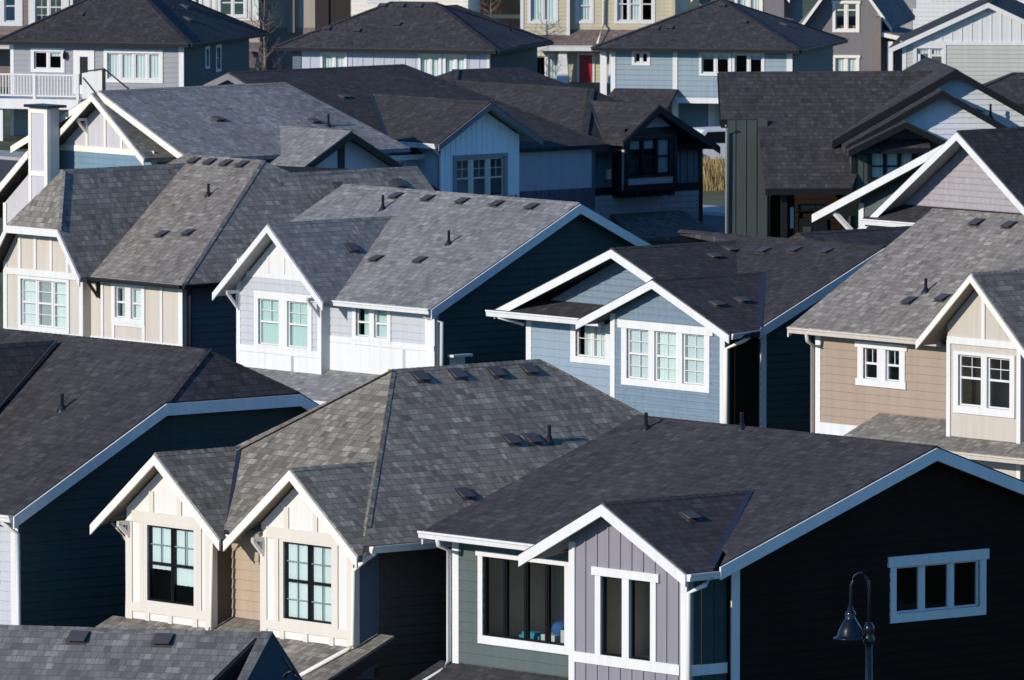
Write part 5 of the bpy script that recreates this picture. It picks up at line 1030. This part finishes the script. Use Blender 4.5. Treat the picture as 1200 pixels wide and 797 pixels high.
h = House('grey_stucco_house', (13.43, 420, 2.1), 8, 0.9, 'grey stucco house with a steep cream edged gable and two cream framed windows', group=G5, trim='cream', soffit='soffit_dark')
h.roofmat = 'roof_brown'
wx = dict(cw=0.12, cas='cream', frame='cream', n=2, mw=.1, fw=.04, ext=.04)
S = 1.38; ap = 2.45+S*1.76
h.wall(('F', 0), [(-1.6, -1), (1.8, -1), (1.8, 2.9), (0.56, ap-.3), (-1.2, 2.6), (-1.6, 2.2)], 'stucco', 'flat', wins=[dict(wx, a0=-0.05, a1=1.08, z0=1.93, z1=3.25, split=.75, cover='dd'), dict(wx, a0=-0.05, a1=1.08, z0=-0.3, z1=0.98, cover='bb')])
h.gable(0.56, 1.95, -0.6, 9, ap, S, h=0.2); h.body(-1.5, 1.75, .2, 8.5, 2.2, 'stucco')
h.wall(('R', 1.8), [(.13, -1), (8, -1), (8, 2.5), (.13, 2.5)], 'stucco', 'flat')
h.boxpart('porch_wall', [(1.85, 2.1, -1.2, 0.3, -1, 2.6)], 'brownstone')
h.slab([(2.1, -1.0, 2.05), (4.4, -1.0, 1.55), (4.4, 1.0, 1.75), (2.1, 1.0, 2.25)], 0.1); mb = MB(); mb.prism([(2.1, -1.02, 2.0), (4.4, -1.02, 1.5), (4.4, -1.02, 1.32), (2.1, -1.02, 1.82)], (0, -.05, 0)); h.part('rake_board', mb, 'cream')
for x in (2.45, 3.6): h.boxpart('porch_post', [(x-.12, x+.12, -.9, -.66, -1, 1.6)], 'cream')
h.boxpart('porch_wall', [(2.1, 3.9, .4, .6, -1, 1.9)], 'stucco'); h.finish()

h = House('grey_stucco_house', (9.5, 425, 2.5), 8, 1.3, 'narrow grey house with a cream bargeboard gable peeking over the charcoal hip roof', group=G5, trim='cream', soffit='soffit_dark')
h.roofmat = 'roof_brown'
h.wall(('F', 0), [(-1.6, -1), (2.0, -1), (2.0, 3.0), (0.2, 5.0), (-1.6, 3.0)], 'stucco', 'flat', wins=[dict(wx, a0=-0.1, a1=1.1, z0=1.9, z1=2.95, cover='bb')]); h.gable(0.2, 2.1, -.5, 8, 5.2, 1.15, h=.2); h.body(-1.5, 1.9, .2, 8, 2.5, 'stucco'); h.finish()

h = House('beige_stucco_house', (-12.17, 410, 3.06), 5, 1.9, 'beige stucco house with white panels round its upper windows behind the grey deck house', group=G5)
h.roofmat = 'roof_brown'
wt = dict(cw=0.1, frame='white', n=2, cover='dd', fw=.05, split=.5)
h.wall(('F', 0), [(-1.6, 1.95), (1.85, 1.95), (1.85, 4.6), (-1.6, 4.6)], 'cream_panel', 'flat', wins=[dict(wt, a0=0.2, a1=1.38, z0=2.05, z1=3.3), dict(wt, a0=-1.15, a1=-.45, z0=2.4, z1=3.4)]); h.wall(('F', 0.02), [(-1.6, -2), (1.9, -2), (1.9, 1.93), (-1.6, 1.93)], 'beige_stucco', 'flat')
h.trimf(('F', 0), [(-.2, -.1, 1.95, 4.6), (.05, .15, 1.95, 4.6), (1.45, 1.55, 1.95, 4.6)], 'sand_trim', o=.03)
h.wall(('R', 1.9), [(.13, -2), (9, -2), (9, 4.6), (.13, 4.6)], 'brownstone', 'flat'); h.wall(('F', 1.5), [(1.9, -2), (4.0, -2), (4.0, 1.6), (1.9, 1.6)], 'brownstone', 'flat'); h.wall(('F', 1.52), [(1.9, 1.6), (4.0, 1.6), (4.0, 4.6), (1.9, 4.6)], 'beige_stucco', 'flat')
h.boxpart('corner_post', [(2.9, 3.2, 1.2, 1.5, 1.4, 4.6)], 'brownstone')
h.slab([(2.0, -1.2, 0.85), (2.0, 1.4, 1.3), (1.2, 1.4, 1.3), (1.2, -1.2, .85)], .1); h.slab([(-1, -1.3, .2), (1.85, -1.3, .2), (1.85, 0, .75), (-1, 0, .75)], .1)
hip(h, -2, 4.4, -.5, 9.5, 4.6, .4); h.finish()

h = House('brown_shake_house', (-21.37, 420, 4.31), 5, 3.1, 'brown shake house with big white window surrounds at the top left corner', group=G5)
h.roofmat = 'roof_brown'
ws = dict(cw=0.28, cb=.18, frame='white', n=1, split=.45, fw=.05)
h.wall(('F', 0), [(-2, -2.6), (3.05, -2.6), (3.05, 3.4), (-2, 3.4)], 'brownstone', 'lap', .2, wins=[dict(ws, a0=-.1, a1=.95, z0=-.02, z1=1.9, cover='u'), dict(ws, a0=1.2, a1=2.9, z0=-.1, z1=1.9, n=2, grille=(1, 1, 'all'), cover='dd')])
h.trimf(('F', 0), [(2.95, 3.07, -2.6, 3.4)], 'white', o=.04); h.wall(('R', 3.05), [(.13, -2.6), (8, -2.6), (8, 3.4), (.13, 3.4)], 'brownstone', 'lap')
h.slab([(-2, -1.4, -.75), (0.6, -1.4, -.75), (0.6, 0, -.4), (-2, 0, -.4)], .1); h.gutter((-2, -1.4, -.75), (.6, -1.4, -.75), (0, -1)); hip(h, -2.4, 3.5, -.5, 8.5, 3.4, .4); h.finish()

h = House('cream_panel_house', (-6.9, 440, 4.6), 5, 3.4, 'cream house with a paned white window behind the lilac hip roof', group=G5)
h.roofmat = 'roof_brown'
h.wall(('F', 0), [(-.6, -3), (5.0, -3), (5.0, 1.15), (-.6, 1.15)], 'cream', 'lap', .2, wins=[dict(a0=.55, a1=2.0, z0=-.3, z1=1.0, cw=.14, frame='white', n=2, grille=(1, 1, 'all'), cover='dd', fw=.05)]); h.trimf(('F', 0), [(-.62, -.4, -3, 1.1)], 'white', o=.04)
h.wall(('R', 5.0), [(.13, -3), (7, -3), (7, 1.1), (.13, 1.1)], 'cream', 'lap'); h.wall(('L', -.6), [(.13, -3), (7, -3), (7, 1.1), (.13, 1.1)], 'cream', 'lap')
hip(h, -1.1, 5.5, -.5, 7.5, 1.15, .4); h.finish(rake='white', gut='white')

h = House('white_terrace_house', (18.6, 455, 3.2), 8, 2.2, 'white walled house with sliding glass doors behind the white board gable', group=G5)
h.roofmat = 'roof_dusk'
shell(h, -1.2, 5, 0, 7, -2.2, 4.2, 'palebb', 'palebb', [dict(a0=.3, a1=2.9, z0=.5, z1=3.0, cw=.15, frame='white', n=3, cover='bdd', fw=.05)]); hip(h, -1.6, 5.4, -.5, 7.5, 4.2, .4); h.finish()
for i in range(5):
    u = (-40, -28, 26, 36, 46)[i]; hh = House('far_house', Vector((u, 470+8*(i % 2), 1.2+2.6)), 5, 2.6, ['pale far house beyond the top left corner', 'tan far house left of the brown shake house', 'grey far house beyond the right edge', 'straw far house far right', 'blue far house farthest right'][i], group=G5)
    hh.roofmat = 'roof_black'; shell(hh, -4, 4, 0, 8, -2.6, 2.6, ['palebb', 'tan_lap', 'grey_lap', 'yellow_lap', 'bluegrey_lap'][i], 'slate_lap', [dict(a0=-2, a1=0, z0=0.5, z1=1.8, cw=.12, frame='white', n=2, cover='bb')]); hip(hh, -4.4, 4.4, -.5, 8.5, 2.6, .45); hh.finish()

# ---- walls, fences, planting and street furniture
def wallthing(name, loc, ang, boxes, mat, label, cat):
    e = empty(name, loc, R(-ang)); tag(e, label, cat)
    for nm, bs in boxes:
        mb = MB()
        for b in bs: mb.box(*b)
        mb.build(nm, mat, e)
    return e
wallthing('cedar_fence', (-1.3, 445, 1.2), 5, [('board_panel', [(0, 2.6, 0, .05, 0, 2.2)]), ('board_panel', [(0, 2.6, 0.6, .65, 2.35, 4.4)]), ('post', [(-.1, .05, -.05, .1, 0, 4.4)]), ('post', [(2.55, 2.7, -.05, .1, 0, 4.4)])], 'cedar', 'two tiers of orange brown cedar boards left of the straw house', 'fence')
wallthing('terrace_wall', (16.1, 445, 1.2), 5, [('block_course', [(0, 1.6, 0, .5, 0, 2.6)]), ('block_course', [(-.1, 1.7, .8, 1.3, 2.6, 3.4)]), ('block_course', [(0, 1.6, 1.6, 2.1, 3.4, 4.8)])], 'concrete', 'stepped pale block retaining wall above the white board gable', 'retaining wall')
M['darkfence'] = paint('dark_timber', (0.035, 0.027, 0.024), 0.8, 0.2)
wallthing('timber_fence', (-10.3, 432, 1.2), 5, [('board_panel', [(0, 3.4, 0, .06, 0, 4.2)]), ('post', [(1.0, 1.15, -.08, 0, 0, 4.3)]), ('post', [(2.3, 2.45, -.08, 0, 0, 4.3)])], 'darkfence', 'dark brown timber fence between the beige stucco house and the cream house', 'fence')

def gooseneck(loc):
    e = empty('street_lamp', loc); tag(e, 'black gooseneck street lamp with a bell shade before the dark wall', 'street lamp')
    g = 6.9
    mb = MB(); mb.lathe([(0.14, 0), (0.14, 0.3), (0.08, 0.4), (0.065, 3.0), (0.055, 5.55), (0.0, 5.55)], (0, 0, 0), 14); mb.build('pole', 'lamp_black', e, True)
    mb = MB(); mb.lathe([(0.0, 5.28), (0.095, 5.3), (0.11, 5.36), (0.095, 5.42), (0.08, 5.5), (0.1, 5.56), (0.085, 5.62), (0.05, 5.68), (0, 5.68)], (0, 0, 0), 14); mb.build('pole_collar', 'lamp_black', e, True)
    pts = [(0, 0, 5.6), (0.0, 0, 6.15)] + [(-0.16+0.16*math.cos(t), 0, 6.25+0.30*math.sin(t)) for t in [math.pi*k/12 for k in range(13)]] + [(-0.325, 0, 6.0), (-0.325, 0, 5.93)]
    mb = MB(); mb.tube(pts, 0.022, 10); mb.build('arm', 'lamp_black', e, True)
    mb = MB(); mb.lathe([(0.0, 0.66), (0.04, 0.65), (0.05, 0.58), (0.085, 0.55), (0.10, 0.50), (0.085, 0.44), (0.10, 0.42), (0.13, 0.37), (0.17, 0.31), (0.205, 0.23), (0.225, 0.15), (0.25, 0.11), (0.30, 0.095), (0.30, 0.075), (0.24, 0.08), (0.20, 0.13), (0.12, 0.3), (0, 0.32)], (-0.325, 0, 5.32), 24); mb.build('lamp_shade', 'lamp_black', e, True)
    mb = MB(); mb.lathe([(0, 0.02), (0.06, 0.04), (0.09, 0.1), (0.08, 0.16), (0.04, 0.22), (0, 0.22)], (-0.325, 0, 5.37), 14); mb.build('lamp_glass', 'blind', e, True)
M['lamp_black'] = plain('lamp_enamel', (0.004, 0.007, 0.012), 0.28, 0.0, 0.3, 0.25)
gooseneck((6.24, 175, 0.2))

# parked car seen through the gap
def car(loc, rz):
    e = empty('parked_car', loc, rz); tag(e, 'small white parked car glimpsed in the gap beside the navy house', 'car')
    prof = [(-2.1, .35), (-2.15, .75), (-1.6, .9), (-1.0, 1.42), (.7, 1.45), (1.45, .95), (2.1, .82), (2.15, .4)]
    mb = MB(); mb.prism([(x, -.8, z) for x, z in prof], (0, 1.6, 0)); mb.build('body', 'white', e)
    for y in (-.82, .81):
        mb = MB(); mb.prism([(-1.2, y, .95), (-.9, y, 1.35), (.6, y, 1.37), (1.15, y, .95)], (0, .01, 0)); mb.build('window', 'blackframe', e)
        for x in (-1.35, 1.35):
            mb = MB(); mb.tube([(x, y-.08, .33), (x, y+.08, .33)], .33, 16); mb.build('wheel', 'blackframe', e)
car((7.6, 362.5, 2.0), R(20))

# dry ornamental grass and stones in the side yard
mb = MB()
for k in range(900):
    x, y = random.uniform(-.75, .75), random.uniform(-2.5, 2.5); hgt = random.uniform(.5, 1.15); dx, dy = random.uniform(-.2, .2), random.uniform(-.2, .2)
    mb.poly([(x-.012, y, 0), (x+.012, y, 0), (x+dx*.5+.008, y+dy*.5, hgt*.7), (x+dx, y+dy, hgt)]); 
M['straw'] = plain('straw', (0.36, 0.25, 0.10), 0.9)
o = mb.build('dry_grass', 'straw', None, False, False); o.location = (6.95, 351.5, 1.95); o.scale = (1, .55, 1.1); tag(o, 'straw coloured dry grass in the side yard between the houses', 'grass', None, 'stuff')
def rock(loc, r, seed, label):
    bm = bmesh.new(); bmesh.ops.create_icosphere(bm, subdivisions=3, radius=r)
    for v in bm.verts: v.co *= 1+0.25*noise.noise(v.co*(1.6/r)+Vector((seed*7, 3, 1))); v.co.z *= .75
    me = bpy.data.meshes.new('boulder'); bm.to_mesh(me); bm.free(); me.materials.append(M['rock']); o = bpy.data.objects.new('boulder', me); COL.objects.link(o); o.location = loc; tag(o, label, 'boulder', 'boulders in the side yard')
M['rock'] = ground_mat('stone', (0.10, 0.095, 0.09), (0.24, 0.22, 0.20), 3)
rock((6.75, 356, 2.2), .5, 1, 'larger grey boulder in the side yard behind the dry grass'); rock((7.4, 357, 2.15), .38, 2, 'smaller grey boulder behind the larger one in the side yard')

def bare_tree(name, loc, hgt, label, seed):
    rnd = random.Random(seed); e = empty(name, loc); tag(e, label, 'tree')
    tb = MB(); cb = MB()
    tb.tube([(0, 0, 0), (.04, .02, hgt*.4), (-.02, .0, hgt*.75), (.02, 0, hgt)], .07, 8, 0, .015)
    for k in range(46):
        z = hgt*rnd.uniform(.15, .95); a = rnd.uniform(0, 6.28); l = rnd.uniform(.5, 1.3)*(1.15-z/hgt*.8); p = Vector((0, 0, z)); d = Vector((math.cos(a), math.sin(a), rnd.uniform(.5, 1.2)))
        q = p+d*l*.55; r = q+Vector((d.x*.3+rnd.uniform(-.2, .2), d.y*.3+rnd.uniform(-.2, .2), l*.6)); cb.tube([p, q, r], .018, 5, 0, .004)
        for m in range(3):
            t = q+(r-q)*rnd.random(); cb.tube([t, t+Vector((rnd.uniform(-.25, .25), rnd.uniform(-.25, .25), rnd.uniform(.1, .4)))], .007, 4, 0, .003)
    tb.build('trunk', 'bark', e, True); cb.build('crown', 'bark', e, True)
M['bark'] = plain('bark', (0.20, 0.155, 0.115), 0.9)
bare_tree('bare_tree', (-9.8, 398, 1.9), 4.6, 'slim leafless tree in front of the beige stucco house', 3)
bare_tree('bare_tree', (-.9, 428, 1.2), 4.0, 'leafless sapling beside the white porch column of the straw house', 5)

# things on the sill inside the lavender house
def inside(name, mbf, mat, label, cat):
    mb = MB(); mbf(mb); LAVH.lift(mb); o = mb.build(name, mat, None, name == 'cushion'); o.location = LAVH.e.location; o.rotation_euler = LAVH.e.rotation_euler; tag(o, label, cat)
M['turq'] = plain('turquoise_cloth', (0.03, 0.32, 0.45), 0.8); M['bluecloth'] = plain('blue_cloth', (0.03, 0.13, 0.36), 0.8); M['throw'] = plain('striped_throw', (0.32, 0.36, 0.33), 0.9)
inside('storage_box', lambda mb: mb.box(-1.75, -1.2, 1.25, 1.6, 0.36, 0.62), 'white', 'white box on the sill inside the dark paned window', 'box')
inside('folded_towel', lambda mb: (mb.box(-2.95, -2.35, 1.22, 1.5, 0.36, 0.44), mb.box(-2.9, -2.4, 1.24, 1.48, 0.44, 0.5)), 'turq', 'folded turquoise towel inside the dark paned window', 'towel')
inside('cushion', lambda mb: mb.lathe([(0, -.15), (.1, -.145), (.18, -.1), (.215, 0), (.18, .1), (.1, .145), (0, .15)], (-2.05, 1.55, .60), 20), 'bluecloth', 'blue cushion inside the dark paned window', 'cushion')
inside('storage_box', lambda mb: mb.box(-2.3, -1.85, 1.22, 1.45, 0.36, 0.5), 'white', 'low white box beside the turquoise towel inside the window', 'box')

bed = empty('bed', LAVH.e.location.copy(), LAVH.e.rotation_euler.z); tag(bed, 'unmade bed with a pale striped throw inside the dark paned window', 'bed')
mb = MB(); mb.box(-3.1, -1.3, 1.75, 3.0, -.05, 0.42); LAVH.lift(mb).build('mattress', 'white', bed)
mb = MB(); N = 14
for a in range(N):
    for b in range(8):
        def bz(i, j): return 0.50+0.07*math.sin(i*1.3+j*.7)+0.05*math.sin(j*2.1-i*.5)
        X = lambda i: -2.6+1.35*i/N
        Y = lambda j: 1.72+1.2*j/8
        mb.poly([(X(a), Y(b), bz(a, b)), (X(a+1), Y(b), bz(a+1, b)), (X(a+1), Y(b+1), bz(a+1, b+1)), (X(a), Y(b+1), bz(a, b+1))])
LAVH.lift(mb).build('throw', 'throw', bed, True, False)
mb = MB(); mb.box(-3.2, -1.2, 3.02, 3.08, -.1, 0.95); LAVH.lift(mb).build('headboard', 'brown_shade_lap', bed)

# ================================================================== foreground roof
h = House('foreground_house', (-3.93, 160, 7.34), 15, 7.3, 'house at the lower left corner showing only its cool grey shingle roof and hip', soffit='soffit_dark', trim='darktrim')
h.roofmat = 'roof_slate'
sl = 0.6
h.slab([(-9, 0, 0), (0.0, 0, 0), (-3.0, -3.4, -3.4*sl), (-9, -3.4, -3.4*sl)]) if False else h.slab([(-9, 0, 0), (-0.10, 0, 0), (-1.95, -4.2, -4.2*sl), (-9, -4.2, -4.2*sl)])
mb = MB(); mb.prism([(-0.10, 0, -.02), (-1.95, -4.2, -4.2*sl-.02), (-1.75, -4.2, -4.2*sl-1.4), (0.0, 0, -1.3)], (.05, .02, 0)); h.part('fascia', mb, 'darktrim')  # deep charcoal sheet: shade of the right-facing roof plane put into its colour
h.slab([(-9, 0, 0), (0.06, 0, 0), (0.06, 4.5, -2.7), (-9, 4.5, -2.7)])
h.slab([(-0.10, 0.05, 0.03), (0.10, 0.05, 0.03), (-0.30, -4.2, -4.2*sl-.02), (-0.36, -4.2, -4.2*sl-.02)])
mb = MB(); mb.prism([(0.10, 0.05, 0.01), (1.95, 0.3, -2.9), (-0.30, -4.2, -4.2*sl-.03)], (-.02, .1, -.1)); h.part('side_roof', mb, 'navy_dark')  # roof face turned from the sun, its shade put in as dark navy
mb = MB(); mb.prism([(0.30, 0.0, -.36), (1.95, 0.22, -2.88), (1.8, 0.22, -2.88), (0.25, 0.0, -.40)], (0, -.05, 0)); h.part('hip_trim', mb, 'blacktrim')
h.cap((-9, 0, 0), (-0.1, 0, 0), (0, 1, -sl), (0, -1, -sl))
for x in (-3.07, -1.65): h.vents.append(((x, -0.25, -0.25*sl), 'y', sl))
h.body(-9, -0.5, -3.6, 4, -2.9, 'slate_lap')
pts = [(0.70, -.6, -2.5), (0.70, -.6, -0.66)]+[(0.59+.11*math.cos(t), -.6, -0.66+.13*math.sin(t)) for t in [math.pi*k/8 for k in range(9)]]
mb = MB(); mb.tube(pts, .03, 8); h.part('conduit', mb, 'blackframe', None, True)
h.finish()
